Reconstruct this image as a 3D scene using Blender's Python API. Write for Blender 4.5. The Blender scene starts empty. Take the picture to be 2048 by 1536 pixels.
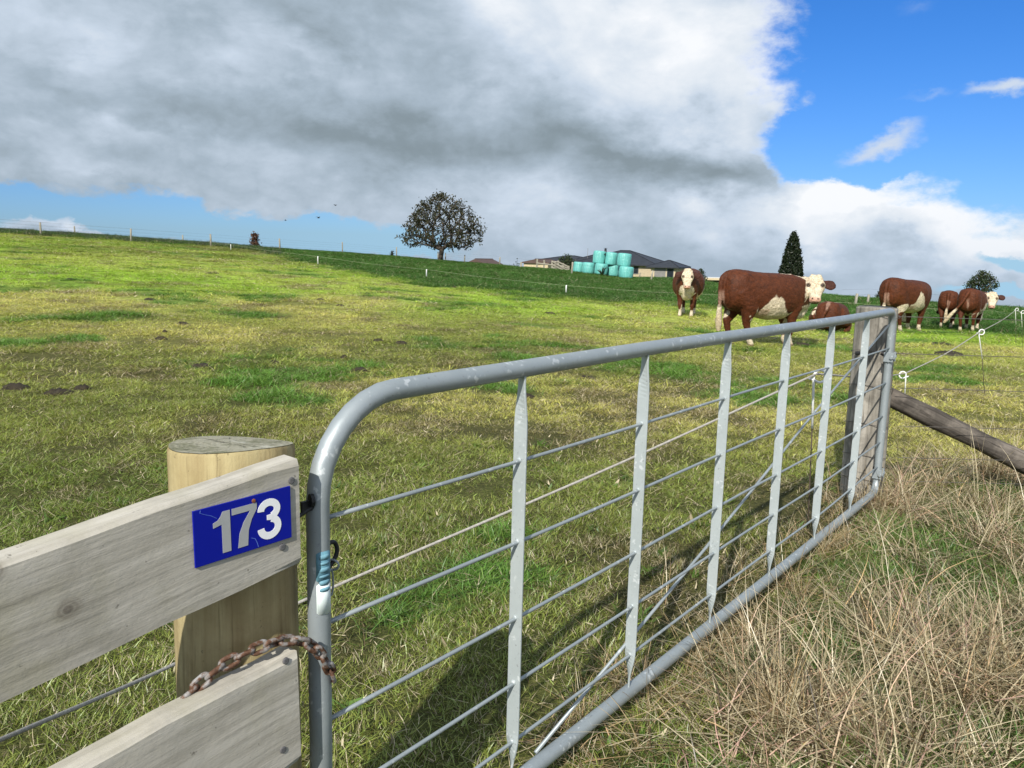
import bpy, bmesh, math, random
import numpy as np
from mathutils import Vector, Matrix
SC = bpy.context.scene
COL = SC.collection
rad = math.radians

# ------------------------------------------------------------------ camera
EYE = 1.43                       # metres above the ground by the gate
FPX = 1614.0                     # focal length in pixels of the 2048 px wide photograph
PITCH, ROLL = rad(9.07), rad(1.435)
cd = bpy.data.cameras.new('camera'); cam = bpy.data.objects.new('camera', cd); COL.objects.link(cam)
_f = Vector((0, math.cos(PITCH), -math.sin(PITCH))); _u = Vector((0, math.sin(PITCH), math.cos(PITCH))); _r = Vector((1, 0, 0))
CR = _r*math.cos(ROLL)+_u*math.sin(ROLL); CU = _u*math.cos(ROLL)-_r*math.sin(ROLL); CF = _f
m = Matrix((CR, CU, -CF)).transposed().to_4x4(); m.translation = (0, 0, EYE)
cam.matrix_world = m
cd.sensor_width = 36.0; cd.lens = 36.0*FPX/2048.0; cd.clip_start = 0.02; cd.clip_end = 12000
SC.camera = cam
def ray(x, y): return (CR*((x-1024)/FPX) - CU*((y-768)/FPX) + CF)

# ------------------------------------------------------------------ light
SUN_AZ, SUN_EL = rad(200), rad(36)      # azimuth clockwise from +Y
sl = bpy.data.lights.new('sun', 'SUN'); sl.energy = 4.4; sl.angle = rad(0.53); sl.color = (1.0, 0.95, 0.86)
so = bpy.data.objects.new('sun', sl); COL.objects.link(so)
sd = Vector((math.sin(SUN_AZ)*math.cos(SUN_EL), math.cos(SUN_AZ)*math.cos(SUN_EL), math.sin(SUN_EL)))
so.rotation_euler = (-sd).to_track_quat('-Z', 'Y').to_euler(); so.location = sd*50
SC.view_settings.view_transform = 'Standard'; SC.view_settings.look = 'None'
SC.view_settings.exposure = 0.40; SC.view_settings.gamma = 1.0
try: SC.view_settings.use_curve_mapping = False
except Exception: pass
SC.cycles.max_bounces = 4; SC.cycles.diffuse_bounces = 2; SC.cycles.transmission_bounces = 3; SC.cycles.glossy_bounces = 2; SC.cycles.transparent_max_bounces = 6

# ------------------------------------------------------------------ node helper
class NT:
    def __init__(s, tree): s.t = tree; s.n = tree.nodes; s.l = tree.links
    def new(s, typ, ins=None, **kw):
        n = s.n.new(typ)
        for k, v in kw.items(): setattr(n, k, v)
        for k, v in (ins or {}).items():
            sk = n.inputs[k]
            if isinstance(v, bpy.types.NodeSocket): s.l.new(v, sk)
            else: sk.default_value = v
        return n
    def math(s, op, a, b=None, c=None, clamp=False):
        i = {0: a}
        if b is not None: i[1] = b
        if c is not None: i[2] = c
        n = s.new('ShaderNodeMath', i, operation=op); n.use_clamp = clamp
        return n.outputs[0]
    def vmath(s, op, a, b=None, out=0, scale=None):
        i = {0: a}
        if b is not None: i[1] = b
        n = s.new('ShaderNodeVectorMath', i, operation=op)
        if scale is not None:
            if isinstance(scale, bpy.types.NodeSocket): s.l.new(scale, n.inputs['Scale'])
            else: n.inputs['Scale'].default_value = scale
        return n.outputs[out]
    def noise(s, vec, scale, detail=4, rough=0.55, out='Fac', dist=0.0):
        n = s.new('ShaderNodeTexNoise', {'Vector': vec, 'Scale': scale, 'Detail': detail, 'Roughness': rough, 'Distortion': dist})
        return n.outputs[out]
    def ramp(s, fac, stops, interp='LINEAR'):
        n = s.new('ShaderNodeValToRGB', {'Fac': fac}); r = n.color_ramp; r.interpolation = interp
        while len(r.elements) < len(stops): r.elements.new(0.5)
        for e, (p, c) in zip(r.elements, stops):
            e.position = p; e.color = (*c, 1) if hasattr(c, '__len__') else (c, c, c, 1)
        return n.outputs['Color']
    def mix(s, fac, a, b, blend='MIX'):
        n = s.new('ShaderNodeMix', data_type='RGBA', blend_type=blend)
        for k, v in ((0, fac), (6, a), (7, b)):
            if isinstance(v, bpy.types.NodeSocket): s.l.new(v, n.inputs[k])
            else: n.inputs[k].default_value = (*v, 1) if hasattr(v, '__len__') and len(v) == 3 else v
        return n.outputs[2]
    def sstep(s, x, a, b):
        n = s.new('ShaderNodeMapRange', {'Value': x, 'From Min': a, 'From Max': b}, interpolation_type='SMOOTHSTEP')
        return n.outputs[0]

# ------------------------------------------------------------------ sky and clouds (world)
w = bpy.data.worlds.new('World'); SC.world = w; w.use_nodes = True
N = NT(w.node_tree); N.n.clear()
D = N.vmath('NORMALIZE', N.new('ShaderNodeTexCoord').outputs['Generated'])
sep = N.new('ShaderNodeSeparateXYZ', {0: D})
zc = N.math('MAXIMUM', sep.outputs[2], 0.02)
sky = N.new('ShaderNodeTexSky', sky_type='NISHITA', sun_disc=False)
N.l.new(N.new('ShaderNodeCombineXYZ', {0: sep.outputs[0], 1: sep.outputs[1], 2: zc}).outputs[0], sky.inputs['Vector'])
sky.sun_elevation = SUN_EL; sky.sun_rotation = SUN_AZ; sky.altitude = 50; sky.air_density = 1.0; sky.dust_density = 0.3; sky.ozone_density = 1.5

EL0 = N.math('ARCSINE', sep.outputs[2])
blue = N.mix(1.0, sky.outputs[0], N.mix(N.sstep(EL0, 0.0, 0.30), (0.34, 0.56, 1.00), (0.20, 0.55, 1.08)), 'MULTIPLY')
AZ = N.math('ARCTAN2', sep.outputs[0], sep.outputs[1]); EL = N.math('ARCSINE', sep.outputs[2])
Q = N.new('ShaderNodeCombineXYZ', {0: AZ, 1: EL, 2: 0.0}).outputs[0]
Dst = N.vmath('MULTIPLY', D, (1.0, 1.0, 1.7))
nbig = N.noise(Dst, 4.5, 7, 0.55, 'Color'); nfine = N.noise(Dst, 16, 7, 0.6, 'Color')
wv = N.vmath('SCALE', N.vmath('SUBTRACT', nbig, (0.5, 0.5, 0.5)), scale=0.20)
wf = N.vmath('SCALE', N.vmath('SUBTRACT', nfine, (0.5, 0.5, 0.5)), scale=0.055)
QW = N.vmath('ADD', N.vmath('ADD', Q, wv), wf)
QS = N.vmath('ADD', N.vmath('ADD', Q, N.vmath('SCALE', wv, scale=0.35)), wf)
def azel(px, py):
    k = ray(px, py).normalized(); return math.atan2(k.x, k.y), math.asin(k.z)
def blob(px, py, rx, ry, rot=0, vec=None, kind='QUADRATIC_SPHERE'):
    a, e = azel(px, py)
    mp = N.new('ShaderNodeMapping', {'Vector': vec or QW, 'Location': (a, e, 0), 'Rotation': (0, 0, rad(rot)), 'Scale': (rx/FPX, ry/FPX, 1)}, vector_type='TEXTURE')
    return N.new('ShaderNodeTexGradient', {0: mp.outputs[0]}, gradient_type=kind).outputs[1]
def total(bl, start):
    acc = start
    for amp, args, kw in bl: acc = N.math('MULTIPLY_ADD', blob(*args, **kw), amp, acc)
    return acc
# openings of blue in the cloud cover (union of ellipses; a value of 0.4 is their rim)
K = 1.0/0.6
hole = None
for px, py, rx, ry, rot in ((2275, 0, 565, 330, 0), (1800, 258, 235, 95, 6), (1990, 248, 330, 92, 2), (2350, 260, 420, 105, 0)):
    b = blob(px, py, rx*K, ry*K, rot, QS, 'SPHERICAL'); hole = b if hole is None else N.math('MAXIMUM', hole, b)
hole2 = None
for px, py, rx, ry, rot in ((130, 424, 420, 26, -2), (540, 458, 330, 36, -6), (760, 492, 150, 22, -4), (-350, 410, 260, 36, 0)):
    b = blob(px, py, rx*K, ry*K, rot, QS, 'SPHERICAL'); hole2 = b if hole2 is None else N.math('MAXIMUM', hole2, b)
for px, py, rx, ry, rot in ((2035, 505, 75, 16, -12), (1990, 570, 90, 14, 0)):
    b = blob(px, py, rx*K, ry*K, rot, QS, 'SPHERICAL'); hole2 = N.math('MAXIMUM', hole2, N.math('MULTIPLY', b, 0.82))
edge = N.math('MULTIPLY', N.math('SUBTRACT', N.noise(Dst, 24, 6, 0.62), 0.5), 0.16)
open1 = N.sstep(N.math('ADD', hole, edge), 0.37, 0.47)
open2 = N.sstep(N.math('ADD', hole2, N.math('MULTIPLY', edge, 2.0)), 0.26, 0.50)
back = N.math('MULTIPLY', N.sstep(sep.outputs[1], 0.15, -0.35), N.sstep(N.noise(Dst, 2.2, 6, 0.55), 0.50, 0.64))
opening = N.math('MAXIMUM', N.math('MAXIMUM', open1, open2), back)
wisps = None
for px, py, rx, ry, rot, a in ((1765, 292, 90, 32, 22, .75), (2020, 178, 95, 24, 4, .8), (1850, 190, 95, 16, 6, .3), (1632, 190, 26, 22, 0, .4), (1545, 210, 45, 30, 0, .75), (1830, 15, 80, 30, 10, .25)):
    b = N.math('MULTIPLY', blob(px, py, rx, ry, rot, QS, 'SPHERICAL'), a); wisps = b if wisps is None else N.math('MAXIMUM', wisps, b)
wisps = N.sstep(N.math('MULTIPLY', wisps, N.math('ADD', 0.55, N.noise(Dst, 22, 5, 0.6))), 0.10, 0.75)
# light and dark of the cloud itself
B = total([
    (0.58, (1330, 60, 500, 280, -12), {}), (0.34, (1000, 40, 300, 150, -20), {}), (0.20, (1480, 150, 230, 220, 0), {}), (0.16, (1560, 60, 130, 150, 0), {}),
    (0.24, (120, 60, 420, 150, -6), {}), (0.12, (560, 110, 380, 90, -12), {}),
    (-0.16, (180, 170, 480, 110, -8), {}), (-0.24, (700, 265, 620, 130, -10), {}), (-0.18, (620, 60, 180, 70, -24), {}),
    (-0.30, (1250, 285, 560, 110, -2), {}), (-0.16, (1420, 300, 200, 110, 0), {}), (-0.12, (830, 340, 500, 110, -6), {}),
    (0.28, (215, 195, 110, 80, -25), {}), (0.16, (60, 260, 200, 130, 0), {}), (0.18, (330, 260, 260, 70, -14), {}),
    (0.14, (240, 345, 330, 60, 0), {}), (0.34, (150, 465, 330, 36, -6), {}),
    (0.20, (1130, 440, 230, 110, 0), {}), (0.30, (1400, 400, 260, 110, 0), {}), (0.74, (1690, 405, 330, 110, -4), {}), (0.74, (1960, 415, 300, 95, -4), {}), (0.26, (1800, 480, 380, 80, 0), {}),
    (0.26, (1660, 480, 120, 55, -30), {}), (0.06, (1000, 490, 260, 60, 0), {}), (-0.04, (1500, 545, 300, 60, 0), {}),
], 0.46)
B = N.math('ADD', B, N.math('MULTIPLY', N.math('SUBTRACT', N.noise(Dst, 6.5, 9, 0.6, dist=0.35), 0.5), 0.62))
B = N.math('ADD', B, N.math('MULTIPLY', N.math('SUBTRACT', N.noise(Dst, 34, 6, 0.6), 0.5), 0.10))
rim = N.math('MULTIPLY', N.math('MULTIPLY', open1, N.math('SUBTRACT', 1.0, open1)), 0.6)
bil = N.math('ABSOLUTE', N.math('SUBTRACT', N.noise(N.vmath('ADD', Dst, wf), 7.5, 3, 0.5), 0.5))
bil2 = N.math('ABSOLUTE', N.math('SUBTRACT', N.noise(N.vmath('ADD', Dst, wf), 19.0, 3, 0.5), 0.5))
B = N.math('ADD', B, N.math('ADD', N.math('MULTIPLY', N.math('SUBTRACT', bil, 0.09), 0.45), N.math('MULTIPLY', N.math('SUBTRACT', bil2, 0.09), 0.20)))
B = N.math('ADD', B, N.math('MULTIPLY', N.sstep(sep.outputs[1], 0.30, -0.30), 0.42))  # cloud behind the camera brightened: unseen, added to fill the shadows
B = N.math('ADD', B, rim, clamp=True)
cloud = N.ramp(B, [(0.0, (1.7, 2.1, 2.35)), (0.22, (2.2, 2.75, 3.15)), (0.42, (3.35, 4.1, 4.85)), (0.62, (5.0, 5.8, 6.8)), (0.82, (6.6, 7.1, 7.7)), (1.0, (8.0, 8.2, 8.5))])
low = N.math('MULTIPLY', N.sstep(EL, 0.075, -0.02), 0.45)
cloud = N.mix(low, cloud, N.mix(0.5, cloud, (3.6, 4.6, 5.9)))
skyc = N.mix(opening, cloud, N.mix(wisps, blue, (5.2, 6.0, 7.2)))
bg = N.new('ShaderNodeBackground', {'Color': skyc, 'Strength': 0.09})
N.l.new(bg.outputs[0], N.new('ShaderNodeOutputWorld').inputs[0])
w.cycles.sampling_method = 'MANUAL'; w.cycles.sample_map_resolution = 512

# ------------------------------------------------------------------ terrain
def _h(i, j, seed):
    n = (i*374761393 + j*668265263 + seed*1442695041) & 0xFFFFFFFF
    n = ((n ^ (n >> 13))*1274126177) & 0xFFFFFFFF
    return ((n ^ (n >> 16)) & 0xFFFF)/65535.0
def vnoise(x, y, seed=0):
    x = np.asarray(x, float); y = np.asarray(y, float)
    i = np.floor(x).astype(np.int64); j = np.floor(y).astype(np.int64); u = x-i; v = y-j
    u = u*u*(3-2*u); v = v*v*(3-2*v)
    a = _h(i, j, seed); b = _h(i+1, j, seed); c = _h(i, j+1, seed); d = _h(i+1, j+1, seed)
    return a+(b-a)*u+(c-a)*v+(a-b-c+d)*u*v
def fbm(x, y, scale, octv=4, seed=0):
    s = 0; amp = 0.5; tot = 0
    for o in range(octv):
        s = s+amp*vnoise(x*scale*2**o+o*17.3, y*scale*2**o-o*9.1, seed+o); tot += amp; amp *= 0.5
    return s/tot
def sst(x, a, b):
    t = np.clip((x-a)/(b-a), 0, 1); return t*t*(3-2*t)
# the crest of the rise: azimuth (from a sight line), height and distance
CR_T = [(-500, 440, 78), (0, 457, 80), (82, 462, 80), (200, 469, 80), (400, 484, 80), (560, 494, 82), (700, 503, 85), (800, 510, 88), (900, 519, 90),
        (1050, 531, 86), (1150, 544, 82), (1230, 555, 82), (1350, 558, 84), (1430, 563, 82), (1650, 585, 72), (1710, 590, 68), (1860, 600, 62), (2048, 611, 58), (2500, 640, 55)]
ka, kh, kr = [], [], []
for px, py, R in CR_T:
    k = ray(px, py); a = math.atan2(k.x, k.y); ka.append(a); kr.append(R); kh.append(EYE+k.z/math.hypot(k.x, k.y)*R-(0.10 if px < 450 else -0.02 if 1100 < px < 1400 else 0.20))
AA = np.linspace(-math.pi, math.pi, 2881)
def smooth(v, n=9):
    kk = np.hanning(n+2)[1:-1]; kk /= kk.sum(); return np.convolve(np.concatenate([v[-n:], v, v[:n]]), kk, 'same')[n:-n]
HC = smooth(np.interp(AA, ka, kh)); RC = smooth(np.interp(AA, ka, kr))
def terrain(x, y, rough=True):
    x = np.asarray(x, float); y = np.asarray(y, float)
    R = np.hypot(x, y); a = np.arctan2(x, y)
    hc = np.interp(a, AA, HC); rc = np.interp(a, AA, RC)
    hc = hc*(1-sst(np.abs(a), 1.2, 2.4))
    t = np.clip(R-4, 0, None); t = np.where(t < 4, t*t/8, t-2)
    z1 = hc*t/(rc-6)
    v = (hc-EYE)/rc; q = np.clip(R-rc, 0, None)
    z2 = hc+(v-0.012)*q-0.05*(np.sqrt(q*q+80.0**2)-80)
    z = np.where(R < rc, z1, z2)
    if rough:
        k = sst(R, 0.5, 6)*(1-sst(R, 150, 400))
        z = z+k*(0.10*(fbm(x, y, 0.28, 3, 5)-0.5))*(1-0.7*sst(R, 30, 60))+(1-sst(R, 30, 60))*0.035*(fbm(x, y, 2.2, 3, 9)-0.5)
    return z
def tz(x, y): return float(terrain(np.array([x]), np.array([y]))[0])
def gp(px, py, rmax=200.0):
    """where a sight line of the photograph meets the ground"""
    k = ray(px, py); hl = math.hypot(k.x, k.y); t = np.geomspace(0.5, rmax, 4000)/hl
    X = k.x*t; Y = k.y*t; Z = EYE+k.z*t; d = Z-terrain(X, Y)
    i = np.argmax(d < 0)
    if d[i] >= 0: i = int(np.argmin(d/t))
    return Vector((float(X[i]), float(Y[i]), float(terrain(X[i:i+1], Y[i:i+1])[0])))
def at(px, py, Y):
    """point on a sight line at a forward distance Y"""
    k = ray(px, py); return Vector((k.x*Y/k.y, Y, EYE+k.z*Y/k.y))
# gate plane: s along, h up, o towards the road
GA = rad(37.86); GD = Vector((math.sin(GA), math.cos(GA), 0)); GN = Vector((math.cos(GA), -math.sin(GA), 0)); GO = Vector((-0.3474, 1.4121, EYE-1.3459))
def G(s, h, o=0.0): return GO+GD*s+GN*o+Vector((0, 0, h))
def ong(px, py, o=0.0):
    k = ray(px, py); e = Vector((0, 0, EYE)); t = ((GO+GN*o-e).dot(GN))/k.dot(GN); P = e+k*t-GO
    return P.dot(GD), P.z
def along(x, y):      # gate coordinates of ground points (arrays)
    dx = x-GO.x; dy = y-GO.y
    return dx*GD.x+dy*GD.y, dx*GN.x+dy*GN.y
# edge between the grazed strip and the longer grass beyond the electric tape
EDGE = [(-600, 462), (0, 467), (82, 473), (262, 484), (422, 493), (500, 500), (535, 510), (600, 527), (700, 547), (860, 575), (1000, 588), (1100, 597), (1330, 612), (1440, 618), (1680, 640), (1760, 648), (1860, 661), (1960, 668), (2048, 674), (2500, 700)]
eg = [gp(*q) for q in EDGE]
EA = [math.atan2(q.x, q.y) for q in eg]; ER = [math.hypot(q.x, q.y) for q in eg]
def lushness(x, y):
    R = np.hypot(x, y); a = np.arctan2(x, y); e = np.interp(a, EA, ER)
    wob = (fbm(x, y, 0.5, 3, 41)-0.5)*0.22
    return sst(R/e+wob, 0.96, 1.06)
TUFTS = [(1078, 652, .5), (1022, 715, .45), (530, 745, .5), (585, 755, .5), (500, 765, .5), (560, 795, .5), (520, 800, .4), (600, 800, .4), (870, 692, .5), (860, 680, .4), (975, 775, .5), (1010, 780, .4), (720, 735, .35), (690, 742, .35), (650, 748, .3), (1900, 735, .6), (1870, 745, .4), (1840, 740, .4), (1380, 662, .5), (1340, 748, .4), (1310, 735, .4), (1530, 800, .6), (1490, 790, .4), (1690, 800, .4), (1420, 690, .5), (20, 685, .5), (230, 632, .6), (140, 680, .4), (1500, 700, .4), (1620, 690, .5), (1700, 700, .4), (960, 1150, .22), (1000, 1080, .2), (900, 1170, .2), (830, 1210, .18), (1010, 1165, .2), (780, 1260, .15), (1650, 665, .5), (1050, 600, .8), (350, 605, .8), (480, 628, .8), (180, 635, .7)]
TP = [(gp(a, b), r) for a, b, r in TUFTS]
def tuftness(x, y):
    v = np.zeros_like(x)
    for p, r in TP:
        d2 = ((x-p.x)**2+(y-p.y)**2)/(r*r); v = np.maximum(v, np.exp(-d2*1.2))
    n = fbm(x, y, 0.55, 4, 77); v = np.maximum(v, 0.6*sst(n, 0.63, 0.72)*sst(np.hypot(x, y), 7, 12))
    return np.clip(v*(0.6+0.8*fbm(x, y, 2.5, 3, 3)), 0, 1)
def yellowness(x, y):
    R = np.hypot(x, y); a = np.arctan2(x, y)
    b = sst(R, 5.0, 9.5)*(1-0.80*sst(R, 15, 26))
    n = fbm(x, y, 0.18, 4, 21)
    return np.clip(b*(0.35+1.2*sst(n, 0.35, 0.62))+0.15*sst(n, 0.5, 0.7), 0, 1)
def baldness(x, y):
    n = fbm(x, y, 1.1, 4, 55); return sst(n, 0.58, 0.70)*(1-lushness(x, y))
DUNG = [(402, 735, 42, 'large dark dung heap in the yellow grass left of the tufts'), (118, 788, 48, 'widest dark dung heap near the left edge, above the rails'), (30, 776, 42, 'dark dung heap at the left edge of the view'), (757, 683, 22, 'dark molehill, upper of two close together'), (803, 688, 26, 'dark molehill right of its twin in the yellow grass'), (322, 679, 22, 'small dark molehill above the dung heap'),
         (330, 665, 10, None), (365, 649, 22, None), (1172, 758, 30, 'dark dung heap behind the gate top rail'), (1052, 796, 34, 'dark dung heap close to the first gate upright'), (1602, 690, 34, 'dark dung by the big cow'), (1480, 668, 26, None), (720, 742, 30, None), (688, 716, 12, None), (1100, 628, 24, None), (548, 727, 18, None), (1880, 690, 44, 'flat dark dung patch under the pale cord'), (1895, 708, 50, 'second flat dung patch nearer the wires'), (165, 778, 26, None), (420, 548, 16, None), (432, 548, 10, None), (8, 545, 16, None), (300, 600, 18, None), (140, 560, 18, None), (640, 600, 16, None), (680, 612, 14, None), (910, 575, 16, None)]
DG = [(gp(a, b), w_*math.hypot(gp(a, b).x, gp(a, b).y)/FPX*.55) for a, b, w_, _l in DUNG]
def off_dung(x, y):
    k = np.ones(len(x), bool)
    for p, r in DG: k &= np.hypot(x-p.x, y-p.y) > r*.8+.03
    return k
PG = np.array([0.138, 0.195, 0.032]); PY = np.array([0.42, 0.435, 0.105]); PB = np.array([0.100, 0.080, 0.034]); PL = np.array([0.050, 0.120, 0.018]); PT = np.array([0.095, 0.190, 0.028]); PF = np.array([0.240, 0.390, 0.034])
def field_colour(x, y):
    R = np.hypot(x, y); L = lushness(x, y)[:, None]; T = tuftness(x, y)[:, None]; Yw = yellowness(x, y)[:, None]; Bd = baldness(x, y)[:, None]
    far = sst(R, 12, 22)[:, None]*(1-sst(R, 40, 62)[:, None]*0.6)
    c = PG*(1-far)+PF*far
    c = c*(1-Yw)+PY*Yw
    c = c*(1-0.55*Bd)+PB*0.55*Bd
    br = sst(fbm(x, y, 0.10, 3, 31), 0.48, 0.64)[:, None]*sst(R, 30, 50)[:, None]
    c = c*(1-0.5*br)+PB*0.5*br
    c = c*(1-0.75*T)+PT*0.75*T
    c = c*(1-L)+PL*L*(0.75+0.5*fbm(x, y, 0.35, 4, 61)[:, None])
    return c*(0.8+0.4*fbm(x, y, 1.5, 4, 12)[:, None])

def roadside(x, y):
    s, o = along(x, y)
    k = sst(o, 0.02, 0.30)
    return np.where(s > 4.3, k*sst(-y+0.25*x+4.55, 0.0, 0.5), k)

# ------------------------------------------------------------------ materials
def material(name, fn):
    m = bpy.data.materials.new(name); m.use_nodes = True; n = NT(m.node_tree); n.n.clear()
    out = n.new('ShaderNodeOutputMaterial'); sh, disp = fn(n)
    n.l.new(sh, out.inputs[0]); return m
def pbsdf(n, col, rough=0.6, metal=0.0, normal=None, spec=0.5):
    i = {'Base Color': col if isinstance(col, bpy.types.NodeSocket) else (*col, 1), 'Roughness': rough, 'Metallic': metal, 'Specular IOR Level': spec}
    if normal is not None: i['Normal'] = normal
    return n.new('ShaderNodeBsdfPrincipled', i).outputs[0]
def objco(n, sc=(1, 1, 1)):
    return n.vmath('MULTIPLY', n.new('ShaderNodeTexCoord').outputs['Object'], sc)
def bump(n, h, s=0.3, d=0.01):
    return n.new('ShaderNodeBump', {'Height': h, 'Strength': s, 'Distance': d}).outputs[0]
def simple(name, c1, c2=None, scale=8, rough=0.6, metal=0.0, bs=0.2, bd=0.005, sc=(1, 1, 1), spec=0.4, detail=5):
    c2 = c2 or tuple(v*0.75 for v in c1)
    def fn(n):
        v = objco(n, sc); f = n.noise(v, scale, detail, 0.6)
        c = n.ramp(f, [(0.3, c2), (0.7, c1)])
        return pbsdf(n, c, rough, metal, bump(n, n.noise(v, scale*4, 5, 0.6), bs, bd), spec), None
    return material(name, fn)
def m_ground(n):
    an = n.new('ShaderNodeAttribute', attribute_name='col'); c = an.outputs['Color']; dk = an.outputs['Alpha']
    p = n.new('ShaderNodeNewGeometry').outputs['Position']
    a = n.noise(p, 2.3, 6, 0.65); b = n.noise(p, 11.0, 5, 0.7)
    k = n.math('MULTIPLY', n.ramp(a, [(0.3, 0.55), (0.55, 1.0), (0.75, 1.35)]), n.ramp(b, [(0.3, 0.5), (0.5, 1.0), (0.72, 1.4)]))
    d = n.vmath('LENGTH', p, out=1)
    near = n.sstep(d, 26.0, 5.0)
    cc = n.mix(1.0, c, n.new('ShaderNodeCombineColor', {0: k, 1: k, 2: k}).outputs[0], 'MULTIPLY')
    soil = n.ramp(n.noise(p, 60.0, 5, 0.75), [(0.38, (0.016, 0.015, 0.007)), (0.55, (0.060, 0.058, 0.022)), (0.75, (0.20, 0.165, 0.08))])
    cc = n.mix(n.math('MULTIPLY', near, 0.85), cc, n.mix(dk, (0.022, 0.018, 0.009), soil))
    return pbsdf(n, cc, 0.95, 0, bump(n, n.math('ADD', a, n.math('MULTIPLY', b, 0.5)), 0.7, 0.12), 0.1), None
M_GROUND = material('ground_turf', m_ground)
def m_blade(n):
    c = n.new('ShaderNodeAttribute', attribute_name='col', attribute_type='INSTANCER').outputs['Color']
    st = n.new('ShaderNodeAttribute', attribute_name='straw', attribute_type='INSTANCER').outputs['Fac']
    bl = n.new('ShaderNodeAttribute', attribute_name='bl').outputs['Color']
    s = n.new('ShaderNodeSeparateColor', {0: bl})
    isst = n.math('LESS_THAN', s.outputs[0], st)
    strawc = n.mix(s.outputs[2], (0.25, 0.20, 0.115), (0.70, 0.60, 0.40))
    dead = n.mix(s.outputs[2], (0.06, 0.04, 0.02), (0.17, 0.12, 0.055))
    isdead = n.math('LESS_THAN', s.outputs[0], n.math('MULTIPLY', st, 0.24))
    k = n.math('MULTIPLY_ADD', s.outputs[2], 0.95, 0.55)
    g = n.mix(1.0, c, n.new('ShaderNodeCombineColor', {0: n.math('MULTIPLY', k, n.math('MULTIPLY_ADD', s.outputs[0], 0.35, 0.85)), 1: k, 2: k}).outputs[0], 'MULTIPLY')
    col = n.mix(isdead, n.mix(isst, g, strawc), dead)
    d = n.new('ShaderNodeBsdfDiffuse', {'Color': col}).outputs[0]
    t = n.new('ShaderNodeBsdfTranslucent', {'Color': n.mix(1.0, col, (1.0, 1.05, 0.6), 'MULTIPLY')}).outputs[0]
    gl = n.new('ShaderNodeBsdfGlossy', {'Color': (0.8, 0.85, 0.9, 1), 'Roughness': 0.42}).outputs[0]
    a = n.new('ShaderNodeMixShader', {0: 0.32, 1: d, 2: t}).outputs[0]
    return n.new('ShaderNodeMixShader', {0: n.math('MULTIPLY_ADD', s.outputs[2], 0.05, 0.015), 1: a, 2: gl}).outputs[0], None
M_BLADE = material('grass_blade', m_blade)
def m_galv(n, ca=(0.225, 0.258, 0.275), cb=(0.36, 0.40, 0.415), mt=0.35):
    v = n.new('ShaderNodeTexCoord').outputs['Object']
    big = n.noise(v, 9, 4, 0.6)
    vo = n.new('ShaderNodeTexVoronoi', {'Vector': n.vmath('ADD', v, n.vmath('SCALE', n.noise(v, 30, 3, 0.6, 'Color'), scale=0.05)), 'Scale': 46.0, 'Randomness': 1.0})
    fl = n.math('MULTIPLY', n.sstep(vo.outputs['Distance'], 0.36, 0.22), n.sstep(n.noise(v, 14, 3, 0.5), 0.50, 0.60))
    c = n.mix(big, ca, cb)
    c = n.mix(n.math('MULTIPLY', fl, 0.42), c, (0.74, 0.77, 0.78))
    c = n.mix(n.sstep(n.noise(v, 120, 3, 0.7), 0.60, 0.75), c, (0.22, 0.23, 0.24))
    r = n.math('MULTIPLY_ADD', n.noise(v, 25, 4, 0.6), 0.3, 0.32)
    return pbsdf(n, c, r, mt, bump(n, n.noise(v, 60, 4, 0.6), 0.18, 0.002), 0.5), None
M_GALV = material('galvanised_steel', m_galv)
M_GALVB = material('galvanised_flat', lambda n: m_galv(n, (0.33, 0.375, 0.385), (0.46, 0.505, 0.51), 0.25))
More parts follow.
